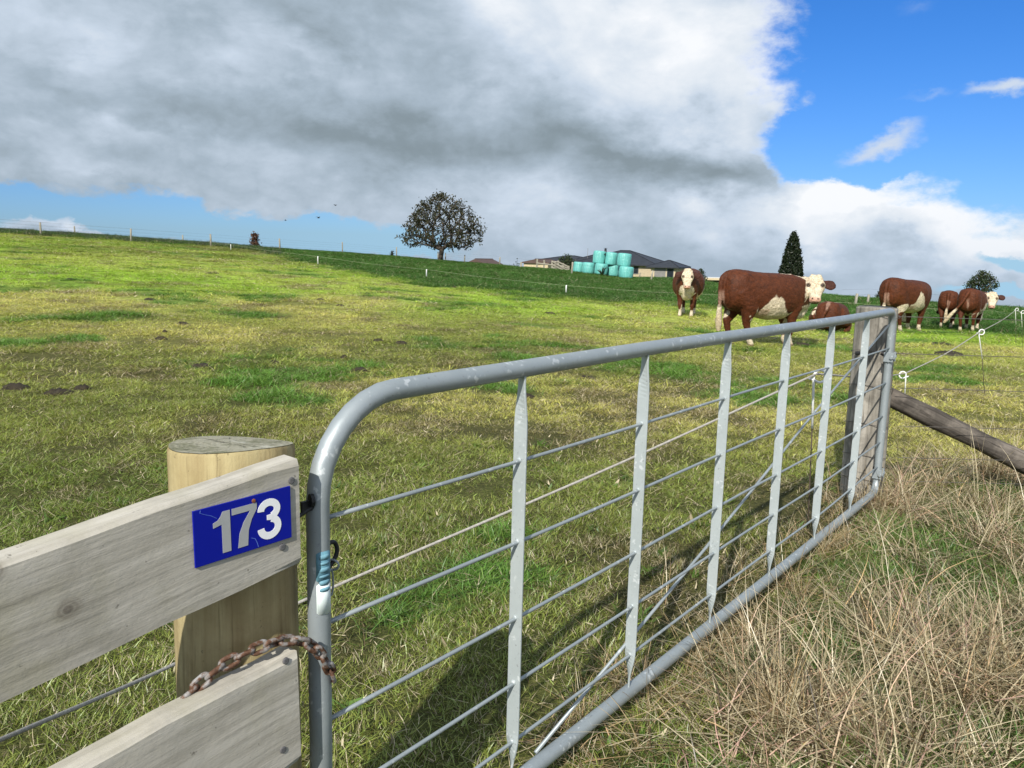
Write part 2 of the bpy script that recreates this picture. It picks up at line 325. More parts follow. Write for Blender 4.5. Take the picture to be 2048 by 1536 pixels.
def wood(name, light, dark, stain, gx=(2.0, 42, 28), ax=0, knots=False, bs=0.5, green=0.35):
    def fn(n):
        o = n.new('ShaderNodeTexCoord').outputs['Object']
        wp = n.vmath('ADD', o, n.vmath('SCALE', n.noise(o, 3.5, 3, 0.5, 'Color'), scale=0.018))
        v = n.vmath('MULTIPLY', wp, gx)
        g = n.noise(v, 1.0, 6, 0.62); g2 = n.noise(n.vmath('MULTIPLY', v, tuple(1.3 if q < 5 else 3 for q in gx)), 1.0, 4, 0.6); bl = n.noise(o, 5.5, 5, 0.6)
        c = n.ramp(g, [(0.28, dark), (0.62, light)])
        c = n.mix(n.math('MULTIPLY', n.sstep(bl, 0.46, 0.66), green), c, stain)
        c = n.mix(n.math('MULTIPLY', n.sstep(g2, 0.56, 0.68), 0.22 if knots else 0.62), c, tuple(q*0.40 for q in dark))
        c = n.mix(n.math('MULTIPLY', n.sstep(n.noise(o, 7.5, 6, 0.7), 0.44, 0.70), 0.38), c, tuple(q*0.72 for q in dark))
        if knots: c = n.mix(n.math('MULTIPLY', n.sstep(n.noise(n.vmath('MULTIPLY', wp, (0.8, 9, 14)), 1.0, 4, 0.55), 0.50, 0.66), 0.45), c, tuple(q*0.62 for q in dark))
        sp = n.noise(o, 55, 3, 0.7); c = n.mix(n.math('MULTIPLY', n.sstep(sp, 0.66, 0.74), 0.6), c, (0.05, 0.045, 0.035))
        if knots:
            kx = n.new('ShaderNodeSeparateXYZ', {0: wp}); kv = n.new('ShaderNodeTexVoronoi', voronoi_dimensions='2D'); n.l.new(n.new('ShaderNodeCombineXYZ', {0: kx.outputs[0], 1: n.math('MULTIPLY', kx.outputs[2], 1.25), 2: 0.0}).outputs[0], kv.inputs['Vector']); kv.inputs['Scale'].default_value = 5.5
            d_ = kv.outputs['Distance']; pick = n.new('ShaderNodeSeparateColor', {0: kv.outputs['Color']}).outputs[0]
            on = n.math('GREATER_THAN', pick, 0.45); rings = n.math('MULTIPLY_ADD', n.math('SINE', n.math('MULTIPLY_ADD', n.noise(o, 30, 4, 0.6), 9.0, n.math('MULTIPLY', d_, 150.0))), 0.14, 0.42)
            km = n.math('MULTIPLY', n.math('MULTIPLY', n.sstep(d_, 0.125, 0.075), on), rings)
            c = n.mix(km, c, (0.14, 0.12, 0.095)); c = n.mix(n.math('MULTIPLY', n.math('MULTIPLY', n.sstep(d_, 0.05, 0.03), on), 0.5), c, (0.10, 0.085, 0.07))
        h = n.math('ADD', n.math('MULTIPLY', g, 0.6), n.math('ADD', n.math('MULTIPLY', g2, 0.6), n.math('MULTIPLY', n.noise(n.vmath('MULTIPLY', o, tuple(1.0 if q < 5 else 1.6 for q in gx)), 70, 5, 0.7), 0.45)))
        return pbsdf(n, c, 0.88, 0, bump(n, h, bs, 0.006), 0.15), None
    return material(name, fn)
M_BOARD = wood('weathered_rail', (0.475, 0.45, 0.395), (0.30, 0.28, 0.235), (0.26, 0.245, 0.15), knots=True, bs=0.32)
M_POSTW = wood('treated_post', (0.41, 0.345, 0.185), (0.225, 0.165, 0.08), (0.27, 0.215, 0.10), (26, 26, 1.6), bs=0.4)
def m_posttop(n):
    o = n.new('ShaderNodeTexCoord').outputs['Object']; q = n.vmath('MULTIPLY', o, (1, 1, 0)); r = n.vmath('LENGTH', n.vmath('ADD', q, (0.012, -0.008, 0)), out=1)
    w1 = n.noise(o, 22, 5, 0.65); rings = n.math('MULTIPLY_ADD', n.math('SINE', n.math('MULTIPLY_ADD', w1, 7.0, n.math('MULTIPLY', r, 620.0))), 0.5, 0.5)
    d = n.vmath('NORMALIZE', n.vmath('ADD', q, n.vmath('SCALE', n.vmath('SUBTRACT', n.noise(o, 30, 3, 0.5, 'Color'), (0.5, 0.5, 0.5)), scale=0.02)))
    crack = n.math('MULTIPLY', n.sstep(n.noise(d, 3.2, 2, 0.5), 0.615, 0.655), n.sstep(r, 0.105, 0.02))
    c = n.mix(rings, (0.30, 0.285, 0.215), (0.345, 0.33, 0.255)); c = n.mix(n.math('MULTIPLY', n.sstep(n.noise(o, 18, 6, 0.7), 0.46, 0.62), 0.7), c, (0.13, 0.135, 0.075))
    c = n.mix(n.math('MULTIPLY', n.sstep(n.noise(o, 60, 4, 0.7), 0.56, 0.68), 0.7), c, (0.07, 0.07, 0.045)); c = n.mix(n.math('MULTIPLY', n.sstep(n.noise(n.vmath('ADD', o, (3, 1, 2)), 14, 5, 0.7), 0.56, 0.66), 0.6), c, (0.52, 0.51, 0.44))
    c = n.mix(n.math('MULTIPLY', crack, 0.85), c, (0.035, 0.03, 0.02))
    h = n.math('SUBTRACT', n.math('ADD', n.math('MULTIPLY', rings, 0.08), n.noise(o, 70, 6, 0.75)), n.math('MULTIPLY', crack, 1.2))
    return pbsdf(n, c, 0.92, 0, bump(n, h, 0.8, 0.006), 0.1), None
M_POSTTOP = material('post_end_grain', m_posttop)
M_OLDPOST = wood('old_grey_post', (0.37, 0.345, 0.30), (0.10, 0.09, 0.075), (0.06, 0.055, 0.045), (20, 20, 1.7), bs=0.7, green=0.55)
M_STAY = wood('dark_stay', (0.20, 0.175, 0.15), (0.035, 0.030, 0.026), (0.028, 0.025, 0.022), (2.0, 24, 24), bs=0.8, green=0.6)
M_FPOST = wood('far_post', (0.36, 0.34, 0.28), (0.2, 0.18, 0.14), (0.2, 0.2, 0.13), (20, 20, 2))
M_WIRE = simple('fence_wire', (0.17, 0.16, 0.15), (0.10, 0.085, 0.07), 20, 0.6, 0.5)
M_WHITEP = simple('white_plastic', (0.82, 0.83, 0.82), (0.72, 0.73, 0.72), 30, 0.35)
M_ROPE = simple('pale_cord', (0.44, 0.42, 0.38), (0.27, 0.255, 0.23), 90, 0.8, 0, 0.6, 0.004)
M_TAPE = simple('white_tape', (0.42, 0.47, 0.30), (0.30, 0.35, 0.2), 10, 0.7)
M_STEELROD = simple('rusty_rod', (0.10, 0.075, 0.055), (0.05, 0.038, 0.03), 40, 0.8, 0.3)
M_DARKMETAL = simple('dark_iron', (0.045, 0.047, 0.05), (0.025, 0.025, 0.027), 30, 0.55, 0.5)
M_NAIL = simple('nail_head', (0.22, 0.215, 0.22), (0.13, 0.125, 0.13), 200, 0.6, 0.5)
M_BLUE = simple('blue_plate', (0.002, 0.009, 0.30), (0.002, 0.007, 0.255), 5, 0.38, 0, 0.02, 0.001, spec=0.35)
M_GREYDIG = simple('grey_digit', (0.36, 0.37, 0.37), (0.33, 0.34, 0.34), 60, 0.6, 0, 0.02, 0.001)
M_WHITEDIG = simple('white_digit', (0.86, 0.87, 0.88), (0.82, 0.83, 0.84), 60, 0.4, 0, 0.02, 0.001)
M_SCRATCH = simple('scratch', (0.12, 0.22, 0.62), (0.08, 0.15, 0.5), 60, 0.5)
M_RUST = simple('rust', (0.30, 0.10, 0.035), (0.10, 0.04, 0.02), 120, 0.85, 0.1)
def m_chain(n):
    v = n.new('ShaderNodeTexCoord').outputs['Object']
    f = n.noise(v, 55, 5, 0.65)
    c = n.ramp(f, [(0.36, (0.055, 0.026, 0.015)), (0.48, (0.13, 0.064, 0.036)), (0.55, (0.20, 0.175, 0.16)), (0.7, (0.36, 0.36, 0.36))])
    return pbsdf(n, c, 0.7, 0.25, bump(n, f, 0.5, 0.002), 0.4), None
M_CHAIN = material('rusty_chain', m_chain)
M_STICKA = simple('worn_blue_sticker', (0.16, 0.36, 0.44), (0.08, 0.19, 0.26), 60, 0.6, 0, 0.05, 0.001)
M_STICKT = simple('sticker_lettering', (0.20, 0.40, 0.48), (0.11, 0.24, 0.31), 60, 0.6, 0, 0.05, 0.001)
M_STICKW = simple('white_sticker', (0.82, 0.88, 0.88), (0.70, 0.82, 0.80), 30, 0.5, 0, 0.05, 0.001)
M_SOIL = simple('dung', (0.055, 0.042, 0.024), (0.020, 0.016, 0.010), 30, 0.95, 0, 0.9, 0.02)

# ------------------------------------------------------------------ object helpers
class MB:
    def __init__(s): s.v = []; s.f = []
    def add(s, vs, fs):
        o = len(s.v); s.v += [tuple(v) for v in vs]; s.f += [tuple(i+o for i in f) for f in fs]; return s
    def box(s, c, d, M=None):
        hx, hy, hz = d[0]/2, d[1]/2, d[2]/2
        vs = [Vector((c[0]+sx*hx, c[1]+sy*hy, c[2]+sz*hz)) for sz in (-1, 1) for sy in (-1, 1) for sx in (-1, 1)]
        if M: vs = [M@v for v in vs]
        return s.add(vs, [(0, 2, 3, 1), (4, 5, 7, 6), (0, 1, 5, 4), (2, 6, 7, 3), (0, 4, 6, 2), (1, 3, 7, 5)])
    def tube(s, pts, r, seg=10, cap=True, up=None):
        pts = [Vector(p) for p in pts]; n = len(pts)
        rs = r if hasattr(r, '__len__') else [r]*n
        T = [(pts[min(i+1, n-1)]-pts[max(i-1, 0)]).normalized() for i in range(n)]
        ref = Vector(up) if up else (Vector((0, 0, 1)) if abs(T[0].z) < 0.9 else Vector((1, 0, 0)))
        u = ref-T[0]*ref.dot(T[0]); u.normalize(); vs = []
        for i in range(n):
            u = u-T[i]*u.dot(T[i]); u.normalize(); b = T[i].cross(u)
            ra, rb = (rs[i] if hasattr(rs[i], '__len__') else (rs[i], rs[i]))
            for k in range(seg):
                a = 2*math.pi*k/seg; vs.append(pts[i]+u*(math.cos(a)*ra)+b*(math.sin(a)*rb))
        fs = [(i*seg+k, i*seg+(k+1) % seg, (i+1)*seg+(k+1) % seg, (i+1)*seg+k) for i in range(n-1) for k in range(seg)]
        if cap: fs += [tuple(range(seg))[::-1], tuple((n-1)*seg+k for k in range(seg))]
        return s.add(vs, fs)
    def loop(s, pts, r, seg=8):          # closed ring of tube
        pts = [Vector(p) for p in pts]; n = len(pts); vs = []
        c = sum(pts, Vector())/n; nrm = (pts[0]-c).cross(pts[n//4]-c).normalized()
        for i in range(n):
            t = (pts[(i+1) % n]-pts[i-1]).normalized(); b = t.cross(nrm).normalized()
            for k in range(seg):
                a = 2*math.pi*k/seg; vs.append(pts[i]+b*(math.cos(a)*r)+nrm*(math.sin(a)*r))
        fs = [(i*seg+k, i*seg+(k+1) % seg, ((i+1) % n)*seg+(k+1) % seg, ((i+1) % n)*seg+k) for i in range(n) for k in range(seg)]
        return s.add(vs, fs)
    def prism(s, poly, z0, z1, M=None):  # polygon in xy, extruded in z
        n = len(poly); vs = [Vector((p[0], p[1], z0)) for p in poly]+[Vector((p[0], p[1], z1)) for p in poly]
        if M: vs = [M@v for v in vs]
        return s.add(vs, [tuple(range(n))[::-1], tuple(range(n, 2*n))]+[(i, (i+1) % n, n+(i+1) % n, n+i) for i in range(n)])
    def build(s, name, mat, parent=None, smooth=False, loc=None, mtx=None, bevel=0):
        me = bpy.data.meshes.new(name); me.from_pydata(s.v, [], s.f); me.update()
        bm = bmesh.new(); bm.from_mesh(me); bmesh.ops.recalc_face_normals(bm, faces=bm.faces); bm.to_mesh(me); bm.free()
        if smooth: me.polygons.foreach_set('use_smooth', [True]*len(me.polygons))
        o = bpy.data.objects.new(name, me); COL.objects.link(o); me.materials.append(mat)
        if mtx is not None: o.matrix_world = mtx
        elif loc is not None: o.location = loc
        if parent: o.parent = parent
        if bevel:
            b = o.modifiers.new('b', 'BEVEL'); b.width = bevel; b.segments = 2; b.limit_method = 'ANGLE'
        return o
def tag(o, label=None, cat=None, group=None, kind=None):
    for k, v in (('label', label), ('category', cat), ('group', group), ('kind', kind)):
        if v: o[k] = v
    return o
def thing(name, label, cat, loc=(0, 0, 0), group=None, rz=0):
    o = bpy.data.objects.new(name, None); COL.objects.link(o); o.location = loc; o.rotation_euler = (0, 0, rz); o.empty_display_size = 0.1
    return tag(o, label, cat, group)
def bez(pts, n=8):                       # smooth curve through points (Catmull-Rom)
    P = [Vector(p) for p in pts]; P = [P[0]*2-P[1]]+P+[P[-1]*2-P[-2]]; out = []
    for i in range(1, len(P)-2):
        for k in range(n):
            t = k/n; a, b, c, d = P[i-1:i+3]
            out.append(0.5*((2*b)+(c-a)*t+(2*a-5*b+4*c-d)*t*t+(3*b-a-3*c+d)*t**3))
    return out+[P[-2]]

# ------------------------------------------------------------------ ground sheet
def build_ground():
    ang = np.concatenate([np.arange(-52, 52, 0.25), np.arange(52, 308, 4.0)])*math.pi/180
    rr = [0.25]
    while rr[-1] < 2600: rr.append(rr[-1]*(1.022 if rr[-1] < 140 else 1.12)+0.012)
    rr = np.array(rr); A, Rr = np.meshgrid(ang, rr); X = (Rr*np.sin(A)).ravel(); Y = (Rr*np.cos(A)).ravel(); Z = terrain(X, Y)
    na, nr = len(ang), len(rr)
    i = np.arange(nr-1)[:, None]*na; k = np.arange(na)[None, :]; k2 = (k+1) % na
    q = np.stack([i+k, i+na+k, i+na+k2, i+k2], -1).reshape(-1, 4)
    vs = np.concatenate([np.stack([X, Y, Z], -1), [[0, 0, float(terrain(np.array([0.]), np.array([0.]))[0])]]])
    c = len(vs)-1; tri = np.stack([np.full(na, c), np.arange(na), (np.arange(na)+1) % na], -1)
    me = bpy.data.meshes.new('ground'); me.vertices.add(len(vs)); me.vertices.foreach_set('co', vs.ravel())
    loops = np.concatenate([q.ravel(), tri[:, ::-1].ravel()]); me.loops.add(len(loops)); me.loops.foreach_set('vertex_index', loops.astype(np.int32))
    st = np.concatenate([np.arange(len(q))*4, len(q)*4+np.arange(na)*3]); me.polygons.add(len(st)); me.polygons.foreach_set('loop_start', st.astype(np.int32))
    me.update(calc_edges=True); me.validate()
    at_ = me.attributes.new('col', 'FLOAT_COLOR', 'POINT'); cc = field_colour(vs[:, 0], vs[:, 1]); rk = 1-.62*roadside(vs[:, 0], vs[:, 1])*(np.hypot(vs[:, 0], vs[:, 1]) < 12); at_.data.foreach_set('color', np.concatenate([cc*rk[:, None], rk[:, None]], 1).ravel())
    me.polygons.foreach_set('use_smooth', np.ones(len(me.polygons), bool))
    bm = bmesh.new(); bm.from_mesh(me); bmesh.ops.recalc_face_normals(bm, faces=bm.faces); bm.to_mesh(me); bm.free()
    o = bpy.data.objects.new('ground', me); COL.objects.link(o); me.materials.append(M_GROUND); tag(o, kind='structure')
    if me.polygons[0].normal.z < 0: me.flip_normals()
build_ground()

# ------------------------------------------------------------------ grass: leaf clumps scattered over the sheet (stuff)
RNG = np.random.default_rng(7)
def blades(n, rsig, L, W, tilt, bend, seg=2, rmax=None, lift=0.0):
    """mesh data of n curved leaves: vertices, faces, per-vertex (random, height, random2)"""
    th0 = RNG.uniform(0, 2*np.pi, n); rr = np.abs(RNG.normal(0, rsig, n)); rr = np.minimum(rr, rmax or rsig*2.4)
    x0 = rr*np.cos(th0); y0 = rr*np.sin(th0)
    th = RNG.uniform(0, 2*np.pi, n); l = RNG.uniform(*L, n); wd = RNG.uniform(*W, n); ti = RNG.uniform(*tilt, n); be = RNG.uniform(*bend, n)
    sw = RNG.normal(0, 0.35, n); r1 = RNG.random(n); r2 = RNG.random(n); tw = RNG.uniform(-0.8, 0.8, n)
    V = []; C = []; p = np.stack([x0, y0, np.full(n, -0.012)+lift*RNG.random(n)], -1)
    for k in range(seg+1):
        t = k/seg; a = th+sw*t; side = np.stack([-np.sin(a+tw), np.cos(a+tw), 0.25*np.sin(tw*3)], -1)
        hw = (wd*0.5*(1-t)**0.6 if k else wd*0.40)[:, None]
        col = np.stack([r1, np.full(n, t), r2, np.ones(n)], -1)
        if k < seg: V += [p-side*hw, p+side*hw]; C += [col, col]
        else: V += [p]; C += [col]
        ang = ti+be*(t+0.5/seg)
        p = p+(l/seg)[:, None]*np.stack([np.sin(ang)*np.cos(a), np.sin(ang)*np.sin(a), np.cos(ang)], -1)
    nv = 2*seg+1; V = np.stack(V, 1).reshape(-1, 3); C = np.stack(C, 1).reshape(-1, 4); o = np.arange(n)[:, None]*nv
    q = [o+np.array([[2*k, 2*k+1, 2*k+3, 2*k+2]]) for k in range(seg-1)]; t3 = o+np.array([[2*seg-2, 2*seg-1, 2*seg]])
    q = np.concatenate(q) if q else np.zeros((0, 4), int)
    return V, q, t3, C
def clump(name, *parts):
    vs, qs, ts, cs, o = [], [], [], [], 0
    for V, q, t, C in parts: vs.append(V); qs.append(q+o); ts.append(t+o); cs.append(C); o += len(V)
    V = np.concatenate(vs); q = np.concatenate(qs); t = np.concatenate(ts); C = np.concatenate(cs)
    me = bpy.data.meshes.new(name); me.vertices.add(len(V)); me.vertices.foreach_set('co', V.ravel())
    loops = np.concatenate([q.ravel(), t.ravel()]).astype(np.int32); me.loops.add(len(loops)); me.loops.foreach_set('vertex_index', loops)
    st = np.concatenate([np.arange(len(q))*4, len(q)*4+np.arange(len(t))*3]).astype(np.int32); me.polygons.add(len(st)); me.polygons.foreach_set('loop_start', st)
    me.update(calc_edges=True)
    a = me.attributes.new('bl', 'FLOAT_COLOR', 'POINT'); a.data.foreach_set('color', C.ravel())
    me.materials.append(M_BLADE); return bpy.data.objects.new(name, me)
def scatter(name, label_kind, x, y, variants, col, straw, sxy, sz, sink=0.0):
    """one object whose geometry nodes place leaf clumps on its points"""
    n = len(x); me = bpy.data.meshes.new(name); me.vertices.add(n)
    me.vertices.foreach_set('co', np.stack([x, y, terrain(x, y)-sink], -1).ravel())
    def attr(nm, ty, key, val): me.attributes.new(nm, ty, 'POINT').data.foreach_set(key, np.ascontiguousarray(val).ravel())
    attr('col', 'FLOAT_COLOR', 'color', np.concatenate([col, np.ones((n, 1))], 1)); attr('straw', 'FLOAT', 'value', straw)
    attr('rot', 'FLOAT_VECTOR', 'vector', np.stack([RNG.normal(0, .06, n), RNG.normal(0, .06, n), RNG.uniform(0, 6.283, n)], -1))
    attr('scl', 'FLOAT_VECTOR', 'vector', np.stack([sxy, sxy, sz], -1)); attr('pick', 'INT', 'value', RNG.integers(0, len(variants), n).astype(np.int32))
    o = bpy.data.objects.new(name, me); COL.objects.link(o); me.materials.append(M_BLADE); tag(o, kind='stuff')
    cl = bpy.data.collections.new(name+'_leaves')
    for v in variants: cl.objects.link(v)
    t = bpy.data.node_groups.new(name, 'GeometryNodeTree')
    t.interface.new_socket('Geometry', in_out='INPUT', socket_type='NodeSocketGeometry'); t.interface.new_socket('Geometry', in_out='OUTPUT', socket_type='NodeSocketGeometry')
    g = NT(t); gi = g.new('NodeGroupInput'); go = g.new('NodeGroupOutput')
    ci = g.new('GeometryNodeCollectionInfo', {'Collection': cl, 'Separate Children': True, 'Reset Children': True})
    def na(nm, ty):
        k = g.new('GeometryNodeInputNamedAttribute', data_type=ty); k.inputs['Name'].default_value = nm
        return [s for s in k.outputs if s.enabled][0]
    ip = g.new('GeometryNodeInstanceOnPoints', {'Points': gi.outputs[0], 'Instance': ci.outputs[0], 'Pick Instance': True, 'Instance Index': na('pick', 'INT'), 'Scale': na('scl', 'FLOAT_VECTOR')})
    eu = g.new('FunctionNodeEulerToRotation', {0: na('rot', 'FLOAT_VECTOR')}); g.l.new(eu.outputs[0], ip.inputs['Rotation'])
    g.l.new(ip.outputs[0], go.inputs[0])
    md = o.modifiers.new('scatter', 'NODES'); md.node_group = t
    return o
def sector(n_per_m2, r0, r1, half=50):
    A = rad(half)*(r1*r1-r0*r0); n = int(A*n_per_m2); a = RNG.uniform(-rad(half), rad(half), n); r = np.sqrt(RNG.uniform(r0*r0, r1*r1, n))
    return r*np.sin(a), r*np.cos(a)
TURF = [clump('turf', blades(190, .085, (.022, .062), (.0022, .0042), (.35, 1.4), (0, .7)), blades(12, .09, (.025, .05), (.006, .011), (.7, 1.3), (0, .4)), blades(22, .09, (.03, .10), (.0014, .0026), (1.0, 1.5), (0, .15), lift=.02)) for _ in range(6)]
LUSH = [clump('lush', blades(170, .11, (.07, .15), (.003, .006), (.15, 1.1), (.3, 1.2), 3)) for _ in range(4)]
WEED = [clump('weed', blades(16, .05, (.05, .11), (.018, .03), (.7, 1.3), (0, .4), 3), blades(40, .08, (.04, .09), (.003, .005), (.3, 1.2), (0, .6))) for _ in range(3)]
DRY = [clump('dry', blades(18, .07, (.22, .55), (.0028, .0052), (.1, .8), (.2, 1.3), 5), blades(11, .15, (.14, .40), (.0030, .0060), (1.0, 1.5), (-.1, .25), 4, lift=.12), blades(18, .16, (.07, .20), (.003, .006), (1.25, 1.55), (-.1, .1), 2, lift=.05), blades(6, .08, (.12, .25), (.006, .010), (.4, 1.2), (.3, 1.4), 4)) for _ in range(7)]
DRYB = [(1480, 1290, .42), (1560, 1330, .4), (1650, 1380, .38), (1400, 1420, .3), (1700, 1480, .36), (1560, 1470, .34), (1850, 1420, .36), (1950, 1500, .35), (1340, 1500, .22), (2000, 1330, .4), (1980, 1230, .4), (2040, 1100, .45), (1960, 1010, .4), (1880, 1000, .35), (1820, 960, .32), (1790, 900, .25), (1850, 930, .3), (1820, 1040, .3), (1780, 1000, .22), (1900, 1130, .3), (2000, 960, .35), (2100, 1200, .5), (2150, 1400, .5), (1750, 1300, .3), (1300, 1300, .2), (1500, 1180, .18), (1420, 1260, .2)]
DP = [(gp(a, b), r) for a, b, r in DRYB]
def dryness(x, y):
    v = np.zeros_like(x)
    for p, r in DP: v = np.maximum(v, np.exp(-((x-p.x)**2+(y-p.y)**2)/(r*r*.55)))
    return v*(0.15+1.55*sst(fbm(x, y, 3.2, 3, 90), .30, .70))
def clear_of_things(x, y):       # nothing grows through the left strainer post
    p = G(-.13, 0, -.115); return np.hypot(x-p.x, y-p.y) > .13
def grass():
    for nm, dens, r0, r1, sx, sz in (('pasture_turf', 130, .8, 4.5, 1.0, 1.0), ('pasture_turf', 80, 4.5, 9, 1.2, .85), ('pasture_turf', 30, 9, 18, 1.8, .95), ('pasture_turf', 6, 18, 38, 3.2, 1.5), ('pasture_turf', 2.0, 38, 84, 5.5, 2.0)):
        x, y = sector(dens, r0, r1); L = lushness(x, y); T = tuftness(x, y); rs = roadside(x, y); n = len(x)
        bald = baldness(x, y)*(1-T)
        keep = (L < .5) & (T < .45) & (RNG.random(n) > rs*0.6) & (RNG.random(n) > .55*bald) & clear_of_things(x, y) & off_dung(x, y)
        x, y, L, T, rs = x[keep], y[keep], L[keep], T[keep], rs[keep]; n = len(x)
        c = field_colour(x, y)*RNG.uniform(.75, 1.25, (n, 1)); Yw = yellowness(x, y)
        st = np.clip(.13+.08*(1-sst(np.hypot(x, y), 3, 6))+.20*Yw+.34*baldness(x, y)-.2*T, .02, .8)
        sc = RNG.uniform(.75, 1.3, n)
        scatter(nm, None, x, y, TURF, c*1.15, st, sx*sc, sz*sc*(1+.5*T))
    # darker tufts the cattle leave, and the longer grass of the next strip
    for nm, dens, r0, r1, sx, sz in (('grass_tufts', 60, .8, 6, 1.0, .9), ('grass_tufts', 30, 6, 14, 1.3, 1.0), ('grass_tufts', 9, 14, 32, 2.0, 1.15), ('grass_tufts', 2.2, 32, 70, 3.5, 1.5)):
        x, y = sector(dens, r0, r1); L = lushness(x, y); T = tuftness(x, y); n = len(x)
        keep = (RNG.random(n) < np.clip(T*1.5-.25, 0, 1)) & (L < .5) & (roadside(x, y) < .5) & clear_of_things(x, y); x, y, T = x[keep], y[keep], T[keep]; n = len(x)
        scatter(nm, None, x, y, LUSH, PT*RNG.uniform(.8, 1.5, (n, 1))*1.1, np.full(n, .06), sx*RNG.uniform(.7, 1.2, n), sz*(.28+.50*T)*RNG.uniform(.8, 1.2, n))
    for dens, r0, r1, sx, sz in ((16, 8, 24, 1.7, 1.0), (5.5, 24, 46, 2.8, 1.25), (2.4, 46, 86, 4.5, 1.5)):
        x, y = sector(dens, r0, r1); L = lushness(x, y); n = len(x); keep = RNG.random(n) < L; x, y = x[keep], y[keep]; n = len(x)
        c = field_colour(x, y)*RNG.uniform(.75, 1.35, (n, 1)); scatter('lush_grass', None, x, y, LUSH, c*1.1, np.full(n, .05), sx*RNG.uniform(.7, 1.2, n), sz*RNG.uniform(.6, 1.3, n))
    # clover and broad leaves
    x, y = sector(7, 1.0, 6); keep = (RNG.random(len(x)) < .25+.6*sst(fbm(x, y, 1.3, 3, 17), .45, .6)) & clear_of_things(x, y); x, y = x[keep], y[keep]; n = len(x)
    scatter('broad_leaves', None, x, y, WEED, np.array([.10, .17, .03])*RNG.uniform(.7, 1.5, (n, 1)), np.full(n, .10), RNG.uniform(.5, 1.0, n), RNG.uniform(.5, 1.0, n))
    # road side of the gate: rank green grass, then dry stalks
    x, y = sector(75, .8, 6.5); rs = roadside(x, y); n = len(x); keep = RNG.random(n) < rs; x, y = x[keep], y[keep]; n = len(x)
    scatter('verge_grass', None, x, y, LUSH, np.array([.090, .165, .030])*RNG.uniform(.6, 1.4, (n, 1)), np.clip(.08+.45*dryness(x, y), 0, .7), RNG.uniform(.7, 1.2, n), RNG.uniform(.35, .95, n))
    x, y = sector(95, 1.2, 7); n = len(x); d = dryness(x, y)*np.where(along(x, y)[0] < 4.0, sst(along(x, y)[1], .06, .22), 1.0)*(along(x, y)[1] > -.1); s, o = along(x, y)
    keep = RNG.random(n) < np.clip(d*2.2-.28, 0, 1); x, y, d = x[keep], y[keep], d[keep]; n = len(x)
    scatter('dry_grass', None, x, y, DRY, np.array([.44, .36, .22])*RNG.uniform(.7, 1.3, (n, 1))*np.stack([np.ones(n), RNG.uniform(.88, 1.08, n), RNG.uniform(.8, 1.3, n)], -1), np.full(n, .75), RNG.uniform(.7, 1.2, n), RNG.uniform(.4, 1.0, n)*(.55+.5*d))
    # a few dry stalks along the foot of the gate and through the pasture
    s = RNG.uniform(.9, 4.2, 70); o = RNG.normal(.02, .12, 70); p = [G(a, 0, b) for a, b in zip(s, o)]; x = np.array([q.x for q in p]); y = np.array([q.y for q in p])
    scatter('dry_grass', None, x, y, DRY, np.tile(np.array([.36, .28, .15]), (70, 1)), np.full(70, .5), RNG.uniform(.4, .8, 70), RNG.uniform(.25, .6, 70))
    # rough ungrazed grass along the skyline
    a = RNG.uniform(azel(-250, 500)[0], azel(1000, 500)[0], 1500); e = np.interp(a, EA, ER); rc = np.interp(a, AA, RC)
    left = a < azel(560, 500)[0]
    R = np.where(left, RNG.uniform(0, 1, 1500)*(rc+2-np.minimum(e, rc-8))+np.minimum(e, rc-8), RNG.uniform(rc-2, rc+3))
    x, y = R*np.sin(a), R*np.cos(a)
    scatter('skyline_grass', None, x, y, LUSH, np.array([.035, .062, .018])*RNG.uniform(.7, 1.5, (1500, 1)), np.full(1500, .08), RNG.uniform(2.0, 3.6, 1500), np.where(left, RNG.uniform(1.5, 3.6, 1500), RNG.uniform(.8, 1.8, 1500)))
grass()

